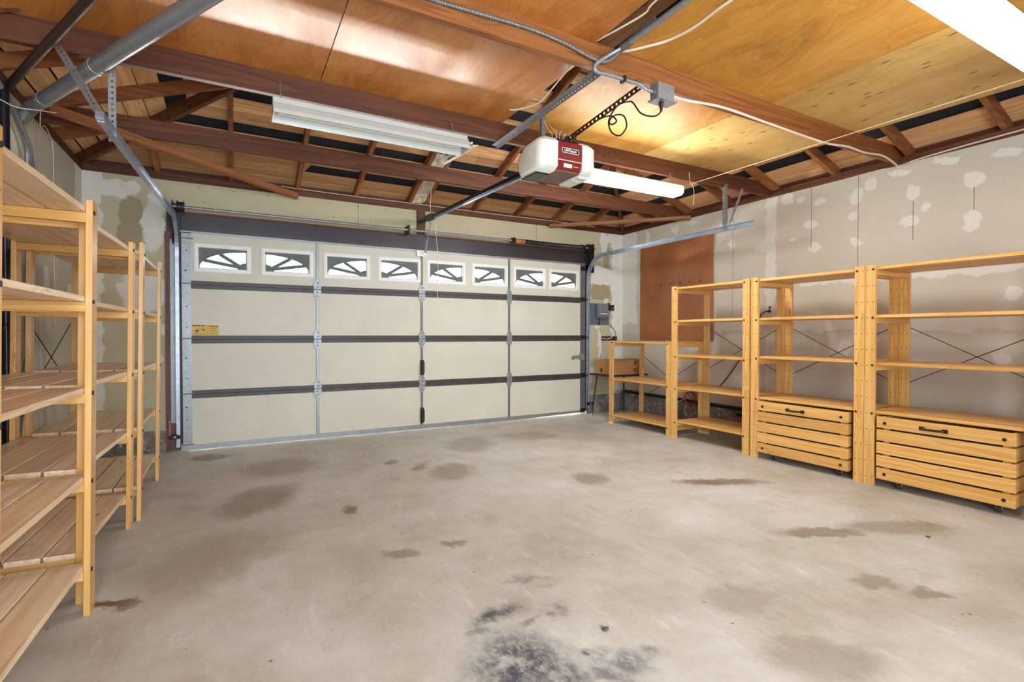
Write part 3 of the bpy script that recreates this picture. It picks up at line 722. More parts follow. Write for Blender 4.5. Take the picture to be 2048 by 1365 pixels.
MB().box(4.17, 4.30, DY-.03, DY-.006, 0.80, 0.835).box(4.14, 4.18, DY-.025, DY-.010, 0.785, 0.825).box(4.27, 4.36, DY-.018, DY-.006, 0.77, 0.86).build('slide_lock', M['galv'], door)

# ------------------------------------------------------------------ door tracks
def track(xd, xe, ye, label, sx):
    zt = 2.215; R = 0.33; yv = DY-0.022
    t = thing('door_track', (xd, yv, 0.0), label, 'door track', 'garage door tracks')
    path = [(xd, yv, 0.045), (xd, yv, 1.0), (xd, yv, zt-R)]
    path += [(xd, y, z) for _, y, z in arc((xd, yv-R, zt-R), R, 0, PI/2, 12)][1:]
    path += [(xd, yv-R-0.5, zt), (xd, ye, zt)]
    o = 0.028
    prof = [(-o*.45, -.026), (o*.55, -.026), (o*.55, -.020), (-o*.25, -.020), (-o*.25, .020), (o*.55, .020), (o*.55, .026), (-o*.45, .026)]
    prof = [(a*sx*-1, b) for a, b in prof]
    b = MB().sweep(path, prof, (1, 0, 0))
    # the horizontal run splays towards the side wall
    for v in b.v:
        if v.y < yv-R: v.x += (xe-xd)*(yv-R-v.y)/(yv-R-ye)
    b.build('rail', M['track'], t)
    a = MB()
    a0, a1 = (xd-.062, xd-.012) if sx < 0 else (xd+.012, xd+.062)
    a.box(a0, a1, WY-.034, WY-.030, .27, 2.05).box(a1-.004 if sx < 0 else a0, a1 if sx < 0 else a0+.004, yv-.02, WY-.03, .27, 2.05)
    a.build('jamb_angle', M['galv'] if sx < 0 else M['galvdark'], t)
    # flag plate that carries the shaft bearing
    f0, f1 = (xd-.03, xd-.026) if sx < 0 else (xd+.026, xd+.03)
    MB().box(f0, f1, WY-.20, WY-.012, 2.0, 2.40).box(min(f0, f0+sx*-.02), max(f1, f1+.02), WY-.03, WY-.013, 2.02, 2.40).build('flag_bracket', M['darkmetal'], t)
    return t
tl = track(-0.472, -0.575, 3.22, 'shiny galvanised garage door track on the left, hung from perforated straps', -1)
def leg_angle(p0, p1, parent, d1, d2, mat='galv'):
    b = MB().perf(p0, p1, 0.034, d1, 0.032, 0.0065)
    n1 = Vector(d1).normalized(); ax = (Vector(p1)-Vector(p0)).normalized(); sd = ax.cross(n1).normalized()*0.017
    n2 = n1*0.016
    b.perf(Vector(p0)+sd-n2, Vector(p1)+sd-n2, 0.034, sd, 0.032, 0.0065)
    return b.build('hanger_strap', M[mat], parent)
leg_angle((-0.575, 3.515, 2.66), (-0.575, 3.515, 2.19), tl, (0, -1, 0), (1, 0, 0))
MB().perf((-0.80, 3.505, 2.645), (-0.58, 3.24, 2.235), 0.036, (-.3, -1, .3), 0.032, 0.0065).build('hanger_strap', M['galv'], tl)
MB().prism([(-.595, 3.20, 2.20), (-.595, 3.27, 2.19), (-.595, 3.29, 2.235), (-.595, 3.22, 2.245)], (.036, 0, 0)).build('end_bracket', M['track'], tl, bevel=.004)
tr = track(4.415, 4.42, 3.22, 'galvanised garage door track curving along the right, above the pegboard', 1)
leg_angle((4.405, 3.515, 2.66), (4.405, 3.515, 2.20), tr, (0, -1, 0), (1, 0, 0))
MB().perf((4.50, 3.40, 2.60), (4.43, 3.50, 2.25), 0.03, (0, -1, 0), 0.032, 0.006).build('hanger_strap', M['galv'], tr)

# ------------------------------------------------------------------ torsion shaft
sh = thing('torsion_shaft', (1.97, 5.78, 2.345), 'steel torsion shaft with a dark coil spring above the garage door', 'torsion spring')
MB().cyl((-0.52, 5.78, 2.345), (4.50, 5.78, 2.345), 0.0135, 14).build('shaft', M['galv'], sh, smooth=True)
pts, rr = ribbed([(3.30, 5.78, 2.345), (3.6, 5.78, 2.342), (3.9, 5.78, 2.340), (4.26, 5.78, 2.345)], 0.031, 0.0085)
MB().tube(pts, rr, 14).build('coil_spring', M['darkmetal'], sh)
MB().cyl((3.20, 5.78, 2.345), (3.34, 5.78, 2.345), 0.030, 16).build('winding_cone', M['redcopper'], sh)
c = MB().cyl((3.15, 5.78, 2.345), (3.205, 5.78, 2.345), 0.034, 10)
for k in range(4):
    a = k*PI/2+.4; c.cyl((3.18, 5.78, 2.345), (3.18, 5.78+.045*math.cos(a), 2.345+.045*math.sin(a)), 0.009, 8)
c.build('winding_cone', M['darkmetal'], sh)
MB().cyl((4.26, 5.78, 2.345), (4.32, 5.78, 2.345), 0.036, 12).build('winding_cone', M['darkmetal'], sh)
for x in (-0.435, 4.40):
    MB().tube([(x-.03, 5.78, 2.345), (x-.03, 5.78, 2.345), (x-.022, 5.78, 2.345), (x-.020, 5.78, 2.345), (x+.02, 5.78, 2.345), (x+.022, 5.78, 2.345), (x+.03, 5.78, 2.345)],
              [0.052, 0.056, 0.056, 0.045, 0.045, 0.056, 0.054], 20).build('cable_drum', M['darkmetal'], sh, smooth=True)
MB().box(1.785, 1.80, 5.755, WY-.005, 2.30, 2.40).cyl((1.782, 5.78, 2.345), (1.803, 5.78, 2.345), 0.026, 12).build('center_bracket', M['darkmetal'], sh)
for x in (-0.435, 4.40):
    MB().tube([(x, 5.735, 2.34), (x, 5.80, 0.9), (x, 5.815, 0.08)], 0.0025, 5).build('lift_cable', M['darkmetal'], sh)
tag(MB().box(-0.40, 4.36, WY-.035, WY-.012, 2.312, 2.328).build('header_ledger', M['firX'], None), 'thin wooden strip along the top of the dark header', 'trim')

# ------------------------------------------------------------------ opener
op = thing('garage_door_opener', (1.96, 2.96, 2.225), 'maroon and white ceiling garage door opener with a long dark rail', 'garage door opener')
MB().prism([(1.872, 2.80, 2.285), (1.872, 2.80, 2.405), (1.872, 2.84, 2.425), (1.872, 3.10, 2.425), (1.872, 3.13, 2.39), (1.872, 3.13, 2.23), (1.872, 2.825, 2.227)], (0.196, 0, 0)).build('motor_housing', M['maroon'], op, bevel=.003)
MB().box(1.89, 2.05, 2.84, 3.09, 2.42, 2.436).build('chassis', M['blackpaint'], op)
MB().box(1.875, 2.065, 2.83, 3.10, 2.218, 2.228).build('cover_plate', M['brownplate'], op)
def lens(x0, x1, lab=None):
    # side profile, then inset towards the outer face
    prof = [(2.800, 2.24), (2.795, 2.40), (2.83, 2.43), (3.02, 2.425), (3.12, 2.36), (3.145, 2.30), (3.10, 2.222), (2.84, 2.215)]
    cy, cz = 2.97, 2.32; vs = []; fs = []
    layers = [(0.0, 1.0), (0.55, 1.0), (0.82, 0.93), (0.95, 0.82), (1.0, 0.66)]
    for u, k in layers:
        x = x0+(x1-x0)*u
        for (y, z) in prof: vs.append((x, cy+(y-cy)*k, cz+(z-cz)*k))
    n = len(prof)
    for i in range(len(layers)-1):
        for j in range(n): fs.append((i*n+j, i*n+(j+1) % n, (i+1)*n+(j+1) % n, (i+1)*n+j))
    fs += [tuple(range(n)), tuple((len(layers)-1)*n+j for j in range(n))]
    return MB().add(vs, fs).build('light_lens', M['lens'], op, smooth=True)
lens(1.872, 1.735); lens(2.068, 2.195)
MB().box(1.765, 1.868, 2.90, 3.09, 2.206, 2.216).build('lamp_recess', M['blackpaint'], op, bevel=.003)
MB().box(2.075, 2.17, 2.85, 3.08, 2.208, 2.217).box(2.085, 2.16, 2.86, 2.9, 2.205, 2.209).box(2.085, 2.16, 2.93, 2.97, 2.205, 2.209).build('lens_base', M['offwhite'], op)
MB().box(1.877, 2.063, 2.797, 2.801, 2.283, 2.287).build('seam_line', M['offwhite'], op)
def text_part(name, txt, size, loc, rx, mat, parent, ext=0.0006, sx=1.0):
    cu = bpy.data.curves.new(name, 'FONT'); cu.body = txt; cu.size = size; cu.align_x = 'CENTER'; cu.align_y = 'CENTER'; cu.extrude = ext; cu.resolution_u = 3
    cu.offset = size*0.012
    tmp = bpy.data.objects.new('tmp', cu); COL.objects.link(tmp)
    bpy.context.view_layer.update()
    me = bpy.data.meshes.new_from_object(tmp.evaluated_get(bpy.context.evaluated_depsgraph_get()))
    bpy.data.objects.remove(tmp); me.name = name
    me.transform(Matrix.Translation(Vector(loc)-world_base(parent)) @ Matrix.Rotation(rx, 4, 'X') @ Matrix.Diagonal((sx, 1, 1, 1)))
    me.materials.clear(); me.materials.append(mat)
    o = bpy.data.objects.new(name, me); COL.objects.link(o); o.parent = parent; return o
bd = MB(); LX0, LX1, LZ0, LZ1 = 1.905, 2.040, 2.335, 2.368
bd.box(LX0, LX1, 2.7965, 2.800, LZ0, LZ0+.003).box(LX0, LX1, 2.7965, 2.800, LZ1-.003, LZ1).box(LX0, LX0+.003, 2.7965, 2.800, LZ0, LZ1).box(LX1-.003, LX1, 2.7965, 2.800, LZ0, LZ1)
bd.build('logo_border', M['white'], op)
MB().box(LX0+.003, LX1-.003, 2.798, 2.801, LZ0+.003, LZ1-.003).build('logo_panel', M['blackpaint'], op)
text_part('lettering', 'LiftMaster', 0.026, ((LX0+LX1)/2, 2.7972, (LZ0+LZ1)/2+.001), PI/2, M['white'], op, sx=0.95)
MB().box(1.925, 1.99, 2.806, 2.813, 2.243, 2.268).build('rating_plate', M['offwhite'], op)
MB().box(2.0, 2.045, 2.808, 2.8125, 2.255, 2.257).build('lettering', M['offwhite'], op)
# rail
r0, r1 = Vector((1.955, 3.10, 2.355)), Vector((1.975, 5.70, 2.472))
MB().beam(r0, r1, 0.030, 0.030).build('rail', M['blackpaint'], op)
MB().beam(r0+Vector((0.010, 0, -.021)), r1+Vector((0.010, 0, -.021)), 0.030, 0.012).build('rail_flange', M['rail'], op)
MB().beam(r1, (1.98, 5.90, 2.478), 0.05, 0.03).box(1.94, 2.03, 5.885, 5.90, 2.45, 2.53).build('header_bracket', M['darkmetal'], op)
MB().beam(r0.lerp(r1, .90), r0.lerp(r1, .98), 0.055, 0.06).build('trolley', M['black'], op)
ta = r0.lerp(r1, .94)
MB().beam(ta+Vector((.01, 0, -.03)), (1.99, 5.70, 2.22), 0.012, 0.006).beam((1.99, 5.70, 2.26), (1.985, 5.76, 2.09), 0.022, 0.008).build('door_arm', M['galv'], op)
MB().tube(smooth_path([ta+Vector((.05, 0, -.03)), (2.045, 5.50, 2.0), (2.045, 5.52, 1.68), (2.05, 5.52, 1.53)]), 0.003, 6).build('release_cord', M['cable'], op)
# hangers
leg_angle((1.80, 2.29, 2.618), (1.805, 3.60, 2.618), op, (0, 0, 1), (1, 0, 0), 'galv')
MB().beam((1.855, 2.955, 2.615), (1.862, 2.965, 2.43), 0.036, 0.004, (0, 1, 0)).beam((1.838, 2.955, 2.615), (1.845, 2.965, 2.43), 0.004, 0.03, (0, 1, 0)).build('hanger_strap', M['galvdark'], op)
MB().perf((2.152, 2.33, 2.622), (2.02, 3.05, 2.455), 0.036, (1, 0, 0.25), 0.034, 0.0085).build('hanger_strap', M['bronze'], op)
MB().perf((2.055, 2.86, 2.505), (2.055, 2.88, 2.42), 0.036, (.35, -1, 0), 0.03, 0.0085).build('hanger_strap', M['bronze'], op)
cp = smooth_path([(2.253, 2.262, 2.505), (2.25, 2.262, 2.47), (2.225, 2.27, 2.442), (2.185, 2.29, 2.437), (2.15, 2.33, 2.465), (2.14, 2.38, 2.54), (2.14, 2.42, 2.565),
   (2.13, 2.5, 2.575), (2.125, 2.56, 2.545), (2.13, 2.60, 2.50), (2.135, 2.575, 2.43), (2.14, 2.50, 2.385), (2.14, 2.44, 2.42), (2.135, 2.46, 2.49), (2.125, 2.53, 2.52), (2.12, 2.58, 2.50),
   (2.118, 2.555, 2.468), (2.12, 2.51, 2.475), (2.115, 2.56, 2.525), (2.10, 2.66, 2.535), (2.06, 2.85, 2.50), (1.98, 2.93, 2.49), (1.90, 2.94, 2.48), (1.90, 2.93, 2.43)], 6)
pc = MB().tube(cp, 0.005, 8).build('power_cord', M['cordblack'], op, smooth=True)
MB().tube([(2.253, 2.262, 2.53), (2.253, 2.262, 2.515), (2.253, 2.262, 2.49), (2.252, 2.262, 2.465)], [0.014, 0.015, 0.010, 0.006], 10).build('plug', M['black'], pc)
for k in range(5):
    a = random.uniform(0, 6.28); x = 1.87+0.02*k
    MB().tube(smooth_path([(x, 2.86, 2.43), (x+.01*math.cos(a), 2.86, 2.47), (x-.02+.015*k, 2.88, 2.50+0.01*(k % 2)), (x-.04+.02*k, 2.9, 2.56-.02*k)]), 0.0012, 5).build('bell_wire', M['cable'], op)

# ------------------------------------------------------------------ conduit, junction box, cables
jb = thing('junction_box', (2.27, 2.28, 2.53), 'grey steel junction box under the honey brown joist with a black plug in it', 'junction box')
MB().box(2.205, 2.335, 2.235, 2.309, 2.533, 2.63).build('box', M['galv'], jb, bevel=0.006)
MB().box(2.19, 2.345, 2.225, 2.309, 2.524, 2.533).build('cover', M['galv'], jb)
MB().cyl((2.335, 2.27, 2.585), (2.35, 2.27, 2.585), 0.012, 10).build('connector', M['galvdark'], jb)
MB().cyl((2.19, 2.275, 2.578), (2.206, 2.275, 2.578), 0.014, 10).build('connector', M['galvdark'], jb)
cd = thing('conduit', (1.9, 1.8, 2.73), 'bent grey steel conduit running from the ceiling gap to the junction box', 'conduit')
MB().tube([(1.925, 0.3, 2.745), (1.925, 2.0, 2.742), (1.918, 2.20, 2.738)], 0.0165, 12).build('pipe', M['galv'], cd, smooth=True)
MB().tube([(1.92, 2.15, 2.74), (1.915, 2.23, 2.737)], 0.020, 12).build('coupling', M['galvdark'], cd)
MB().tube(smooth_path([(1.915, 2.22, 2.737), (1.85, 2.265, 2.695), (1.785, 2.285, 2.645), (1.775, 2.288, 2.612), (1.80, 2.29, 2.602), (1.86, 2.29, 2.606), (2.02, 2.288, 2.605), (2.10, 2.285, 2.603), (2.15, 2.28, 2.582), (2.195, 2.275, 2.578)], 6), 0.0115, 10).build('bent_pipe', M['galv'], cd, smooth=True)
MB().box(1.975, 1.99, 2.27, 2.31, 2.588, 2.622).build('strap', M['darkmetal'], cd)
p, r = ribbed([(0.2, 2.298, 2.70), (0.86, 2.298, 2.707), (1.05, 2.298, 2.713), (1.36, 2.298, 2.722), (1.58, 2.296, 2.706), (1.745, 2.29, 2.672), (1.85, 2.285, 2.672), (1.93, 2.27, 2.735), (1.945, 2.2, 2.775), (1.945, 2.0, 2.79)], 0.011)
tag(MB().tube(p, r, 10).build('flexible_conduit', M['galvdark'], None), 'dark ribbed flexible conduit along the joist at the top centre', 'conduit')
p, r = ribbed([(2.345, 2.27, 2.585), (2.5, 2.292, 2.60), (2.85, 2.296, 2.63), (3.37, 2.297, 2.618), (3.98, 2.297, 2.606), (4.3, 2.297, 2.632), (4.54, 2.297, 2.627), (4.8, 2.297, 2.648), (4.95, 2.29, 2.625), (5.05, 2.285, 2.59)], 0.0085)
tag(MB().tube(p, r, 8).build('armored_cable', M['cable'], None), 'pale armoured cable along the honey joist from the junction box to the right wall', 'cable')
p, r = ribbed([(5.118, 2.75, 2.612), (5.115, 2.45, 2.615), (5.112, 2.30, 2.60), (5.112, 2.15, 2.625), (5.115, 1.6, 2.645), (5.118, 0.9, 2.65)], 0.007)
tag(MB().tube(p, r, 8).build('armored_cable', M['cable'], None), 'thin armoured cable lying along the top of the right wall', 'cable')
tag(MB().tube(smooth_path([(2.16, 1.2, 2.768), (2.139, 1.694, 2.766), (2.15, 1.918, 2.762), (2.129, 2.074, 2.766), (2.074, 2.171, 2.766), (1.985, 2.29, 2.768), (1.96, 2.29, 2.79)]), 0.0075, 8).build('sheathed_cable', M['cable'], None), 'flat cream cable wavering across the honey plywood at the top', 'cable')
tag(MB().tube(smooth_path([(1.83, 1.2, 2.785), (1.828, 1.847, 2.775), (1.847, 1.969, 2.77), (1.82, 2.13, 2.77), (1.80, 2.29, 2.782), (1.79, 2.36, 2.785), (1.789, 2.495, 2.76), (1.848, 2.859, 2.745), (1.86, 3.03, 2.735), (1.78, 3.17, 2.73), (1.74, 3.22, 2.74)]), 0.005, 8).build('sheathed_cable', M['cable'], None), 'cream cable hanging out of the dark gap between the plywood sheets', 'cable')
st = thing('string', (3.9, 3.0, 2.4), 'pale string stretched from the far joist towards the right', 'string')
MB().tube([(4.0, 0.88, 2.602), (3.878, 3.50, 2.585)], 0.0028, 6).build('line', M['string'], st)
MB().tube(smooth_path([(3.877, 3.522, 2.70), (3.880, 3.515, 2.62), (3.878, 3.50, 2.585), (3.895, 3.495, 2.575), (3.91, 3.49, 2.50), (3.90, 3.49, 2.38)]), 0.0028, 6).build('tied_end', M['string'], st)

# ------------------------------------------------------------------ big pipe, dark pipe and cables at the upper left
vp = thing('vent_pipe', (-0.6, 3.4, 2.58), 'thick grey steel pipe slanting across the upper left corner', 'pipe')
pa, pb = Vector((-1.10, 4.29, 2.575)), Vector((0.75, 1.11, 2.585))
MB().tube([pa, pb], 0.040, 20).build('pipe', M['pipe'], vp, smooth=True)
MB().tube(smooth_path([pa+Vector((.03, -.05, 0)), pa+Vector((-.015, .025, -.003)), pa+Vector((-.045, .05, -.03)), pa+Vector((-.085, .07, -.085))], 6), 0.040, 16).build('elbow', M['galvdark'], vp, smooth=True)
for f in (0.045, 0.245):
    q = pa.lerp(pb, f); d = (pb-pa).normalized()
    MB().tube([q-d*.02, q-d*.018, q-d*.012, q-d*.008, q+d*.008, q+d*.012, q+d*.018, q+d*.02], [.041, .044, .044, .042, .042, .044, .044, .041], 20).build('joint_band', M['galv'], vp)
tag(MB().tube([(-1.14, 4.05, 2.60), (-0.69, 3.15, 2.60), (0.1, 1.57, 2.60)], 0.022, 14).build('dark_pipe', M['bronze'], None, smooth=True), 'thinner dark brown pipe slanting at the top left', 'pipe')
tag(MB().cyl((-1.15, 3.98, 0.0), (-1.15, 3.98, 2.58), 0.026, 14).build('stand_pipe', M['blackpaint'], None, smooth=True), 'upright black pipe against the left wall', 'pipe')
p, r = ribbed([(-1.16, 3.70, 2.62), (-1.155, 3.966, 2.54), (-1.155, 4.19, 2.465), (-1.155, 4.40, 2.35), (-1.16, 4.48, 2.22), (-1.165, 4.49, 1.9), (-1.165, 4.47, 1.3), (-1.16, 4.42, 1.05), (-1.16, 4.30, 0.9), (-1.165, 4.2, 0.5)], 0.017)
tag(MB().tube(p, r, 10).build('flexible_conduit', M['galvdark'], None), 'ribbed grey flexible conduit curving down the left wall', 'conduit')
tag(MB().tube(smooth_path([(-1.165, 3.75, 2.58), (-1.16, 4.1, 2.50), (-1.165, 4.38, 2.36), (-1.17, 4.43, 2.2), (-1.172, 4.43, 1.8), (-1.172, 4.43, 0.25)]), 0.013, 10).build('conduit', M['galv'], None, smooth=True), 'smooth grey conduit beside the ribbed one on the left wall', 'conduit')
tag(MB().tube(smooth_path([(-1.15, 3.93, 2.46), (-1.10, 4.0, 2.455), (-1.03, 4.13, 2.50), (-0.98, 4.25, 2.54)]), 0.003, 6).build('loose_wire', M['cable'], None), 'loose white wire beside the big grey pipe', 'wire')
tag(MB().tube(smooth_path([(-1.08, 4.35, 2.60), (-1.12, 4.5, 2.52), (-1.16, 4.75, 2.60), (-1.18, 4.95, 2.6), (-1.186, 5.05, 2.5), (-1.19, 5.06, 1.9), (-1.19, 5.06, 1.2)]), 0.003, 6).build('loose_wire', M['cable'], None), 'thin wire hanging down the left wall near the corner', 'wire')

# ------------------------------------------------------------------ fluorescent fixtures
def chain(p0, p1):
    b = MB(); p0, p1 = Vector(p0), Vector(p1); L = (p1-p0).length; n = max(2, int(L/0.017))
    for k in range(n):
        c = p0.lerp(p1, (k+.5)/n); ax = Vector((1, 0, 0)) if k % 2 else Vector((0, 1, 0)); up_ = (p1-p0).normalized()
        ring = [c+ax*0.0045*math.cos(t)+up_*0.011*math.sin(t) for t in [2*PI*j/8 for j in range(9)]]
        b.tube(ring, 0.0013, 5, cap=False)
    return b
def fixture(xc, y, zt, L, lit, label, chains, group, glow='lit'):
    t = thing('fluorescent_fixture', (xc, y, zt), label, 'light fixture', group)
    x0, x1 = xc-L/2, xc+L/2
    if lit:
        P = [(y-.045, zt), (y+.045, zt), (y+.073, zt-.02), (y-.073, zt-.02)]
        MB().prism([(x0, a, c) for a, c in P], (L, 0, 0)).build('housing', M['white'], t)
        P = [(y-.073, zt-.02), (y+.073, zt-.02), (y+.078, zt-.028), (y+.076, zt-.078), (y+.05, zt-.098), (y-.05, zt-.098), (y-.076, zt-.078), (y-.078, zt-.028)]
        MB().prism([(x0+.012, a, c) for a, c in P], (L-.024, 0, 0)).build('diffuser', M[glow], t)
        for xx in (x0, x1-.012):
            MB().prism([(xx, a, c) for a, c in P], (.012, 0, 0)).build('end_cap', M['offwhite'], t)
        MB().tube([(x0-.01, y-.06, zt-.02), (x0+.002, y-.06, zt-.02)], 0.012, 10).build('tube_pin', M['grille'], t)
    else:
        P = [(y-.03, zt), (y+.03, zt), (y+.034, zt-.035), (y-.034, zt-.035)]
        MB().prism([(x0, a, c) for a, c in P], (L, 0, 0)).build('housing', M['fixture'], t)
        for sg in (-1, 1):
            P = [(y+sg*.034, zt-.033), (y+sg*.062, zt-.048), (y+sg*.085, zt-.088), (y+sg*.090, zt-.112), (y+sg*.087, zt-.112), (y+sg*.082, zt-.088), (y+sg*.060, zt-.051), (y+sg*.034, zt-.037)]
            MB().prism([(x0, a, c) for a, c in P], (L, 0, 0)).build('reflector', M['fixture'], t)
        for sg in (-1, 1):
            MB().cyl((x0+.03, y+sg*.04, zt-.068), (x1-.03, y+sg*.04, zt-.068), 0.013, 12).build('tube', M['offwhite'], t, smooth=True)
        for xx in (x0-.004, x1):
            P = [(y-.03, zt), (y+.03, zt), (y+.06, zt-.048), (y+.09, zt-.112), (y-.09, zt-.112), (y-.06, zt-.048)]
            MB().prism([(xx, a, c) for a, c in P], (.004, 0, 0)).build('end_cap', M['fixture'], t)
    for (cx, z1) in chains:
        chain((cx, y-.01, zt), (cx, y+.045, z1)).build('chain', M['galv'], t)
    return t
GF = 'shop light fixtures'
fixture(0.855, 3.44, 2.572, 1.27, False, 'unlit white strip light hanging from the joist over the door', [(0.262, 2.71), (1.40, 2.68)], GF)
fixture(3.02, 3.44, 2.515, 1.24, True, 'lit strip light behind the opener motor', [(3.58, 2.64), (2.55, 2.64)], GF)
fixture(2.985, 0.965, 2.548, 1.25, True, 'big bright strip light at the top right corner', [(2.45, 2.66), (3.5, 2.66)], GF, 'litdim')
ws = thing('reflector_strip', (1.51, 3.62, 2.49), 'short white metal strip at the right end of the unlit strip light', 'metal strip')
MB().beam((1.49, 3.86, 2.50), (1.545, 3.38, 2.50), 0.05, 0.006, (-.4, 0, 1)).build('blade', M['white'], ws)
MB().beam((1.46, 3.86, 2.515), (1.515, 3.38, 2.515), 0.02, 0.012, (-.4, 0, 1)).build('rib', M['offwhite'], ws)

# plastered chase between two rafters
def chase():
    b = MB(); rnd = random.Random(4); ny, nx = 14, 6; x0, x1 = 1.868, 2.018
    top = []
    for j in range(ny+1):
        for i in range(nx+1):
            d = 0.02+j*(0.80)/ny; k = 0.5 if (i in (0, nx) or j in (0, ny)) else 1
            top.append((x0+(x1-x0)*i/nx, WY-d, ZF+SL*d+0.015+rnd.uniform(-.022, .018)*k))
    fs = [(j*(nx+1)+i, j*(nx+1)+i+1, (j+1)*(nx+1)+i+1, (j+1)*(nx+1)+i) for j in range(ny) for i in range(nx)]
    n = len(top); b.add(top+[(x, y, z+.05) for x, y, z in top], fs+[tuple(n+q for q in reversed(f)) for f in fs])
    for rim in ([i for i in range(nx+1)], [ny*(nx+1)+i for i in range(nx+1)], [j*(nx+1) for j in range(ny+1)], [j*(nx+1)+nx for j in range(ny+1)]):
        b.add([(top[q][0], top[q][1], top[q][2]) for q in rim]+[(top[q][0], top[q][1], top[q][2]+.05) for q in rim], [(i, i+1, len(rim)+i+1, len(rim)+i) for i in range(len(rim)-1)])
    return tag(b.build('plaster_patch', M['plaster'], None, smooth=True), 'lumpy white plaster packed between two rafters above the door', 'plaster')
chase()
tag(MB().tube(smooth_path([(1.92, 5.1, 2.98), (1.93, 5.35, 2.80), (1.96, 5.5, 2.66), (2.0, 5.62, 2.56), (2.03, 5.68, 2.53)]), 0.004, 6).build('bell_wire', M['cable'], None), 'thin pale wire drooping from the plaster patch to the opener rail', 'wire')
tag(MB().tube(smooth_path([(0.45, 5.91, 2.695), (1.2, 5.915, 2.69), (1.9, 5.912, 2.692), (3.0, 5.915, 2.69), (3.9, 5.912, 2.695), (4.6, 5.915, 2.688)]), 0.004, 6).build('bell_wire', M['cable'], None), 'thin pale wire stapled along the plate above the garage door', 'wire')

# ------------------------------------------------------------------ shelf units
def peg_uv(xface, yc, z0, sgn):
    """the wide face of a post gets metres in its own 'peg' layer; all other faces are sent far away"""
    def f(bm, base):
        lay = bm.loops.layers.uv.new('peg')
        for fa in bm.faces:
            wide = abs(fa.normal.x) > 0.9
            for lp in fa.loops:
                c = lp.vert.co+base
                lp[lay].uv = (c.y-yc, c.z-z0) if wide else (5.0, 5.0)
    return f
def shelf_unit(name, y0, y1, xf, side, zs, H, label, lean=0.0, yaw_deg=0.0, wires=True, slats=4, pale=False, group=None):
    """side=+1: the aisle is towards -X (right wall); -1: towards +X (left wall)."""
    DP = 0.53; PW = 0.072; PT_ = 0.022; xb = xf+side*DP
    t = thing('shelf_unit', (xf+side*DP/2, (y0+y1)/2, 0), label, 'shelf', group)
    z00 = zs[0]-0.022
    for (xa, front) in ((xf, True), (xb-side*PT_, False)):
        for ya in (y0, y1-PW):
            a, b_ = sorted((xa, xa+side*PT_)); m = MB().box(a, b_, ya, ya+PW, 0, H)
            m.uv = peg_uv(xa, ya+PW/2, z00, side)
            po = m.build('post', M['post'], t, bevel=0.002)
            if front:
                near = (ya == y0)
                yy = ya+PW/2+(0.019 if near else -0.019)
                for z in zs:
                    xo = xf-side*0.004
                    MB().cyl((xo, yy, z-.022), (xf+side*.002, yy, z-.022), 0.0085, 8).build('bolt', M['black'], po)
    ia, ib = y0+PW, y1-PW
    for z in zs:
        for yb in (ia-0.031, ib+0.003):
            a, b_ = sorted((xf+side*(PT_+.0005), xb-side*(PT_+.0005)))
            MB().box(a, b_, yb, yb+0.028, z-.062, z-.0235).build('crossbar', M['pineX'], t, bevel=0.0015)
        s = MB(); n = slats; gap = 0.009; w = (DP-2*PT_-.002-gap*(n-1))/n; xs_ = xf+side*(PT_+.001)
        for k in range(n):
            a, b_ = sorted((xs_+side*(k*(w+gap)), xs_+side*(k*(w+gap)+w)))
            s.box(a, b_, ia-.036, ib+.036, z-.0225, z)
        s.build('shelf', M['slat'] if pale else M['pineY'], t, bevel=0.002)
    if wires:
        za, zb = (zs[1] if len(zs) > 3 else zs[0])+0.18, (zs[3] if len(zs) > 3 else zs[-1])+0.02
        xx = xb-side*0.006
        xx = xb+side*0.002
        zt_, zb_ = 1.20 if H > 1.3 else 0.85, 0.74 if H > 1.3 else 0.30
        MB().cyl((xx, ia-.03, zt_), (xx, ib+.03, zb_), 0.003, 6).build('brace_wire', M['darkmetal'], t)
        MB().cyl((xx+side*.006, ia-.03, zb_), (xx+side*.006, ib+.03, zt_), 0.003, 6).build('brace_wire', M['darkmetal'], t)
    if lean or yaw_deg: t.rotation_euler = (0, math.radians(lean), math.radians(yaw_deg)); t.location.z = 0.004
    return t
Z5 = [0.205, 0.562, 0.918, 1.285, 1.642]
GS = 'pine shelf units'
shelf_unit('a', 1.730, 2.680, -0.528, -1, Z5, 1.67, 'tall pine shelf unit nearest the camera on the left', lean=0.8, yaw_deg=-2.0, pale=True, group=GS)
shelf_unit('b', 2.738, 3.728, -0.548, -1, Z5, 1.668, 'tall pine shelf unit in the middle of the left row', lean=0.9, yaw_deg=-2.0, pale=True, group=GS)
shelf_unit('c', 3.775, 4.812, -0.508, -1, Z5, 1.69, 'tall pine shelf unit on the left closest to the garage door', lean=0.9, yaw_deg=0.8, pale=True, group=GS)
shelf_unit('d', 4.065, 5.115, 4.21, 1, [0.115, 0.575, 1.048], 1.055, 'low three-shelf pine unit in front of the pegboard', group=GS)
shelf_unit('e', 3.100, 4.060, 4.21, 1, [0.196, 0.562, 0.912, 1.29, 1.645], 1.655, 'tall open pine shelf unit between the low unit and the first chest', group=GS)
shelf_unit('f', 2.115, 3.083, 4.21, 1, [0.562, 0.935, 1.287, 1.642], 1.655, 'tall pine shelf unit holding the smaller slatted chest', group=GS)
shelf_unit('g', 1.140, 2.112, 4.21, 1, [0.562, 0.925, 1.282, 1.645], 1.655, 'tall pine shelf unit holding the larger slatted chest, rightmost', group=GS)

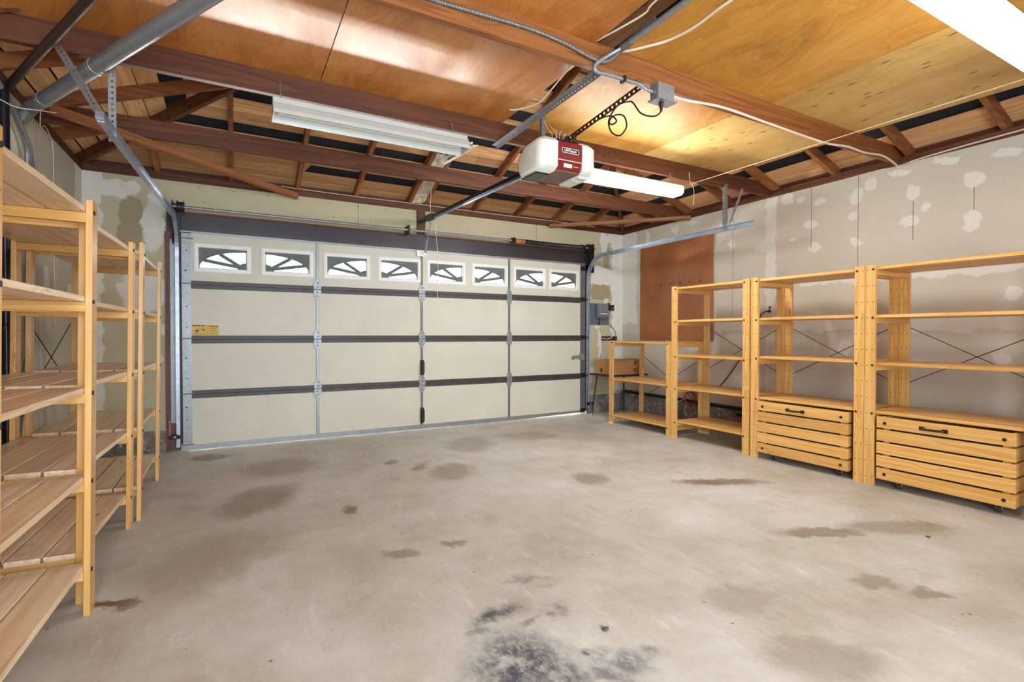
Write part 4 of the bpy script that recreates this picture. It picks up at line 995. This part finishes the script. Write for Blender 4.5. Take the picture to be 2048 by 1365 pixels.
# ------------------------------------------------------------------ slatted chests on casters
def chest(y0, y1, label):
    x0, x1 = 4.195, 4.655
    t = thing('slatted_chest', ((x0+x1)/2, (y0+y1)/2, 0), label, 'chest', 'slatted chests on casters')
    n = 5; z0, z1 = 0.062, 0.526; g = 0.013; h = (z1-z0-g*(n-1))/n
    for k in range(n):
        za = z0+k*(h+g)
        MB().box(x0, x0+.02, y0, y1, za, za+h).build('front_slat', M['pineY'], t, bevel=0.002)
        for ya in (y0+.006, y1-.042):
            MB().box(x0+.03, x1, ya, ya+.02, za, za+h).build('side_slat', M['pineX'], t, bevel=0.002)
    b = MB().box(x1-.015, x1, y0+.03, y1-.04, z0, z1-.04).box(x0+.02, x1-.015, y0+.03, y1-.04, z0+.01, z0+.025)
    for (xa, ya) in ((x0+.022, y0+.03), (x0+.022, y1-.078), (x1-.055, y0+.03), (x1-.055, y1-.078)): b.box(xa, xa+.035, ya, ya+.038, z0+.02, z1-.005)
    b.build('carcass', M['pineZ'], t)
    MB().box(x0+.024, x0+.028, y0+.06, y1-.06, z0+.03, z1-.01).build('dark_backing', M['blackpaint'], t)  # black sheet just behind the front slats, showing through their gaps
    yc = y0+(y1-y0)*0.545; zc = z1-h*0.55
    hb = MB().tube(smooth_path([(x0-.001, yc-.066, zc), (x0-.016, yc-.055, zc), (x0-.022, yc-.03, zc-.002), (x0-.022, yc+.03, zc-.002), (x0-.016, yc+.055, zc), (x0-.001, yc+.066, zc)]), 0.0085, 8)
    hb.box(x0-.006, x0, yc-.082, yc-.05, zc-.013, zc+.013).box(x0-.006, x0, yc+.05, yc+.082, zc-.013, zc+.013)
    hd = hb.build('handle', M['black'], t, bevel=0.002)
    for (yy, zz) in ((y0+.055, z1-h*.55), (y1-.055, z1-h*.55), (y0+.055, z0+h*.5), (y1-.055, z0+h*.5)):
        MB().cyl((x0-.004, yy, zz), (x0+.002, yy, zz), 0.011, 10).build('bolt', M['black'], t)
    for xa in (x0+.08, x1-.08):
        for ya in (y0+.10, y1-.12):
            c = MB().cyl((xa, ya-.010, .0205), (xa, ya+.010, .0205), 0.020, 14).build('caster', M['rubber'], t)
            MB().box(xa-.03, xa+.03, ya-.03, ya+.03, .052, .06).box(xa-.008, xa+.008, ya-.016, ya-.012, .02, .055).box(xa-.008, xa+.008, ya+.012, ya+.016, .02, .055).build('caster_plate', M['galv'], c)
    for ya in (y0+.03, y1-.17): MB().box(x0+.05, x1-.05, ya, ya+.14, .0605, .072).build('base_batten', M['pineX'], t)
chest(2.216, 3.004, 'smaller slatted pine chest with black handle under the middle right shelves')
chest(1.245, 2.018, 'larger slatted pine chest with black handle at the right edge')

# ------------------------------------------------------------------ pegboard, controller, outlets, box on table
pg = thing('pegboard', (XR-.012, 4.88, 1.05), 'brown pegboard sheet fixed to the right wall', 'pegboard')
MB().box(XR-.018, XR-.012, 4.262, 5.525, 1.05, 2.35).build('panel', M['peg'], pg)
MB().box(XR-.012, XR-.001, 4.275, 4.30, 1.06, 2.34).box(XR-.012, XR-.001, 5.49, 5.515, 1.06, 2.34).build('batten', M['firZ'], pg)
for y in (5.3, 5.1, 4.92, 4.76, 4.60, 4.44):
    MB().tube(smooth_path([(XR-.018, y, 1.80), (XR-.035, y, 1.80), (XR-.05, y, 1.79), (XR-.055, y, 1.815)]), 0.003, 6).build('hook', M['bronze'], pg)

bb = tag(MB().box(4.478, 4.86, WY-.012, WY, 1.272, 1.585).build('backboard', M['grey'], None), 'square grey board on the front wall under the irrigation controller', 'board')
ic = thing('irrigation_controller', (4.72, WY-.06, 1.36), 'grey wall controller box with a flap, on a grey board', 'controller')
MB().box(4.60, 4.795, WY-.085, WY-.0125, 1.365, 1.578).build('case', M['greybox'], ic, bevel=0.016)
MB().prism([(4.632, WY-.095, 1.40), (4.785, WY-.095, 1.40), (4.792, WY-.092, 1.575), (4.625, WY-.092, 1.575)], (0, .012, 0)).build('flap', M['greylid'], ic, bevel=0.004)
MB().box(4.645, 4.765, WY-.0985, WY-.094, 1.425, 1.437).build('badge', M['offwhite'], ic)
MB().box(4.655, 4.760, WY-.0985, WY-.094, 1.447, 1.453).build('badge', M['black'], ic)
MB().tube(smooth_path([(4.665, WY-.05, 1.37), (4.665, WY-.045, 1.31), (4.663, WY-.018, 1.262)]), 0.007, 8).build('cable', M['black'], ic)
MB().tube(smooth_path([(4.78, WY-.05, 1.39), (4.80, WY-.05, 1.40), (4.80, WY-.06, 1.44), (4.79, WY-.05, 1.45)]), 0.012, 8).build('cable_gland', M['black'], ic)
ot = thing('wall_outlet', (4.845, WY, 1.40), 'cream wall outlet beside the grey controller with a black plug pack', 'outlet')
MB().box(4.805, 4.878, WY-.008, WY+.001, 1.318, 1.52).build('cover_plate', M['offwhite'], ot)
MB().box(4.825, 4.845, WY-.0095, WY-.007, 1.378, 1.388).build('socket', M['black'], ot)
wp = thing('plug_pack', (4.87, WY-.03, 1.48), 'black plug-in power adapter in the outlet beside the grey controller', 'power adapter')
MB().box(4.825, 4.93, WY-.06, WY-.0085, 1.485, 1.565).box(4.828, 4.855, WY-.05, WY-.0085, 1.565, 1.592).build('body', M['black'], wp, bevel=0.004)
MB().box(4.88, 4.92, WY-.0615, WY-.0595, 1.505, 1.53).build('sticker', M['grey'], wp)
MB().tube(smooth_path([(4.872, WY-.04, 1.485), (4.87, WY-.02, 1.44), (4.868, WY-.012, 1.36), (4.862, WY-.012, 1.30), (4.90, WY-.012, 1.255), (4.96, WY-.012, 1.21), (4.99, WY-.012, 1.16), (4.998, WY-.012, 1.06), (5.0, WY-.012, 0.95)]), 0.005, 6).build('lead', M['grille'], wp)
hl = thing('wall_cutout', (4.88, WY-.002, 1.04), 'rectangular hole cut in the front wall showing rough dark inside', 'hole')
MB().box(4.735, 5.03, WY-.004, WY-.001, 1.04, 1.105).build('opening', plain('dark_stud_cavity', (62, 44, 34), 0.9, var=0.25, scale=25), hl)
MB().tube(smooth_path([(4.74, WY-.006, 1.065), (4.78, WY-.007, 1.075), (4.82, WY-.006, 1.062), (4.86, WY-.007, 1.07), (4.90, WY-.006, 1.075), (4.935, WY-.007, 1.10)]), 0.006, 6).build('torn_paper', M['white'], hl)

tb = thing('side_table', (4.72, 5.50, 0.0), 'small dark table with splayed thin legs in the far right corner', 'table')
TX0, TX1, TY0, TY1 = 4.36, 5.02, 5.26, 5.72
MB().box(TX0, TX1, TY0, TY1, 0.568, 0.588).build('table_top', M['bronze'], tb, bevel=.004)
for (x, y, dx, dy) in ((TX0+.08, TY0+.07, -.05, -.05), (TX1-.10, TY0+.07, .05, -.05), (TX0+.08, TY1-.07, -.05, .05), (TX1-.10, TY1-.07, .05, .05)):
    MB().tube([(x, y, .57), (x+dx, y+dy, 0.0)], [.011, .009], 10).build('leg', M['bronze'], tb)
bx = thing('cardboard_box', (4.72, 5.48, 0.588), 'closed brown cardboard box on the small dark table', 'box')
BX0, BX1, BY0, BY1, BZ0, BZ1 = 4.41, 4.96, 5.30, 5.66, 0.589, 0.782
MB().box(BX0, BX1, BY0, BY1, BZ0, BZ1).build('carton', M['cardboard'], bx, bevel=.003)
tp = MB()
for zc in (.635, .66, .735, .76):
    tp.prism([(BX1-.17, BY0-.001, zc-.012), (BX1-.115, BY0-.001, zc-.004), (BX1-.115, BY0-.001, zc+.010), (BX1-.17, BY0-.001, zc+.004)], (0, .0005, 0))
tp.build('printed_tape', M['black'], bx)
MB().box(BX0-.001, BX0-.0003, BY1-.16, BY1-.12, .615, .67).build('printed_mark', M['labelblack'], bx)
MB().prism([(BX0+.02, BY0+.02, BZ1), (BX1-.02, BY0+.02, BZ1), (BX1-.02, BY0+.17, BZ1+.012), (BX0+.02, BY0+.17, BZ1+.012)], (0, 0, .003)).build('flap', M['cardboard'], bx)

o2 = thing('wall_outlet', (XR, 3.52, 1.40), 'white wall outlet behind the right shelves with a dark cord', 'outlet')
MB().box(XR-.008, XR, 3.483, 3.557, 1.345, 1.46).build('cover_plate', M['white'], o2, bevel=.002)
MB().box(XR-.0095, XR-.008, 3.505, 3.535, 1.41, 1.44).build('socket', M['grille'], o2)
MB().tube(smooth_path([(XR-.03, 3.52, 1.385), (XR-.05, 3.55, 1.38), (XR-.05, 3.60, 1.34), (XR-.04, 3.66, 1.22), (XR-.04, 3.75, 1.05), (XR-.04, 3.9, 0.8), (XR-.04, 4.1, 0.55), (XR-.04, 4.3, 0.40)]), 0.006, 8).build('cord', M['bronze'], o2)
MB().tube([(XR-.009, 3.52, 1.385), (XR-.035, 3.52, 1.385)], 0.015, 10).build('plug', M['bronze'], o2)
# coil of extension cord hanging low on the right wall
oc = []
for k in range(5*16+1):
    a = 2*PI*k/16; rr_ = 0.085+0.008*math.sin(k*0.7); oc.append((XR-.048+0.012*math.sin(k*.33), 4.575+rr_*math.cos(a), 0.315+rr_*1.05*math.sin(a)))
co = tag(MB().tube(oc, 0.006, 8).build('extension_cord', M['orange'], None, (XR-.04, 4.575, .22), smooth=True), 'coiled red-orange extension cord low on the right wall behind the shelves', 'cord')
MB().tube(smooth_path([(XR-.05, 4.63, .27), (XR-.06, 4.66, .15), (XR-.06, 4.57, .09), (XR-.06, 4.48, .17), (XR-.05, 4.53, .26)]), 0.004, 6).tube(smooth_path([(XR-.05, 4.65, .31), (XR-.06, 4.80, .24), (XR-.06, 4.96, .17)]), 0.004, 6).build('loose_end', M['cable'], co)
tag(MB().cyl((XR-.035, 5.85, .29), (XR-.035, 0.8, .255), 0.022, 12).cyl((XR-.035, 3.9, .205), (XR-.035, 0.8, .20), 0.018, 12).build('black_pipe', M['blackpaint'], None, smooth=True), 'black pipe along the top of the curb behind the right shelves', 'pipe')

# ------------------------------------------------------------------ safety sensors and odds and ends
def sensor(x, sx, label):
    t = thing('safety_sensor', (x, 5.80, .15), label, 'sensor', 'door safety sensors')
    MB().box(min(x, x+sx*.09), max(x, x+sx*.09), 5.79, 5.795, .13, .165).build('bracket', M['blackpaint'], t)
    MB().box(min(x+sx*.02, x+sx*.075), max(x+sx*.02, x+sx*.075), 5.755, 5.79, .135, .175).build('body', M['black'], t, bevel=.004)
    MB().cyl((x+sx*.04, 5.752, .155), (x+sx*.04, 5.756, .155), 0.007, 10).build('eye', M['offwhite'], t)
    cpts = []
    for k in range(60): cpts.append((x+sx*.085+.006*math.cos(k*1.2), 5.80+.006*math.sin(k*1.2), .16+k*.0025))
    MB().tube(cpts, 0.0015, 5).build('coiled_lead', M['cable'], t)
sensor(-0.452, -1, 'black safety sensor at the foot of the left door track')
sensor(4.375, 1, 'black safety sensor at the foot of the right door track')
def clump(x, y, r, label, seed):
    rnd = random.Random(seed); b = MB()
    for k in range(9):
        a = rnd.uniform(0, 6.28); d = rnd.uniform(0, r*.7); cx, cy = x+d*math.cos(a)*1.4, y+d*math.sin(a)
        L = rnd.uniform(.3, .8)*r; b2 = rnd.uniform(0, 3.1)
        b.beam((cx-L*math.cos(b2), cy-L*math.sin(b2), r*.18), (cx+L*math.cos(b2), cy+L*math.sin(b2), r*rnd.uniform(.2, .45)), r*.35, r*.2)
    tag(b.build('debris', M['deb'], None, (x, y, 0)), label, 'debris', kind='thing')
clump(1.24, 1.53, 0.016, 'small clump of dry litter on the floor by the dark stain', 2)
clump(3.40, 1.37, 0.014, 'small dark scrap on the floor in front of the larger chest', 5)
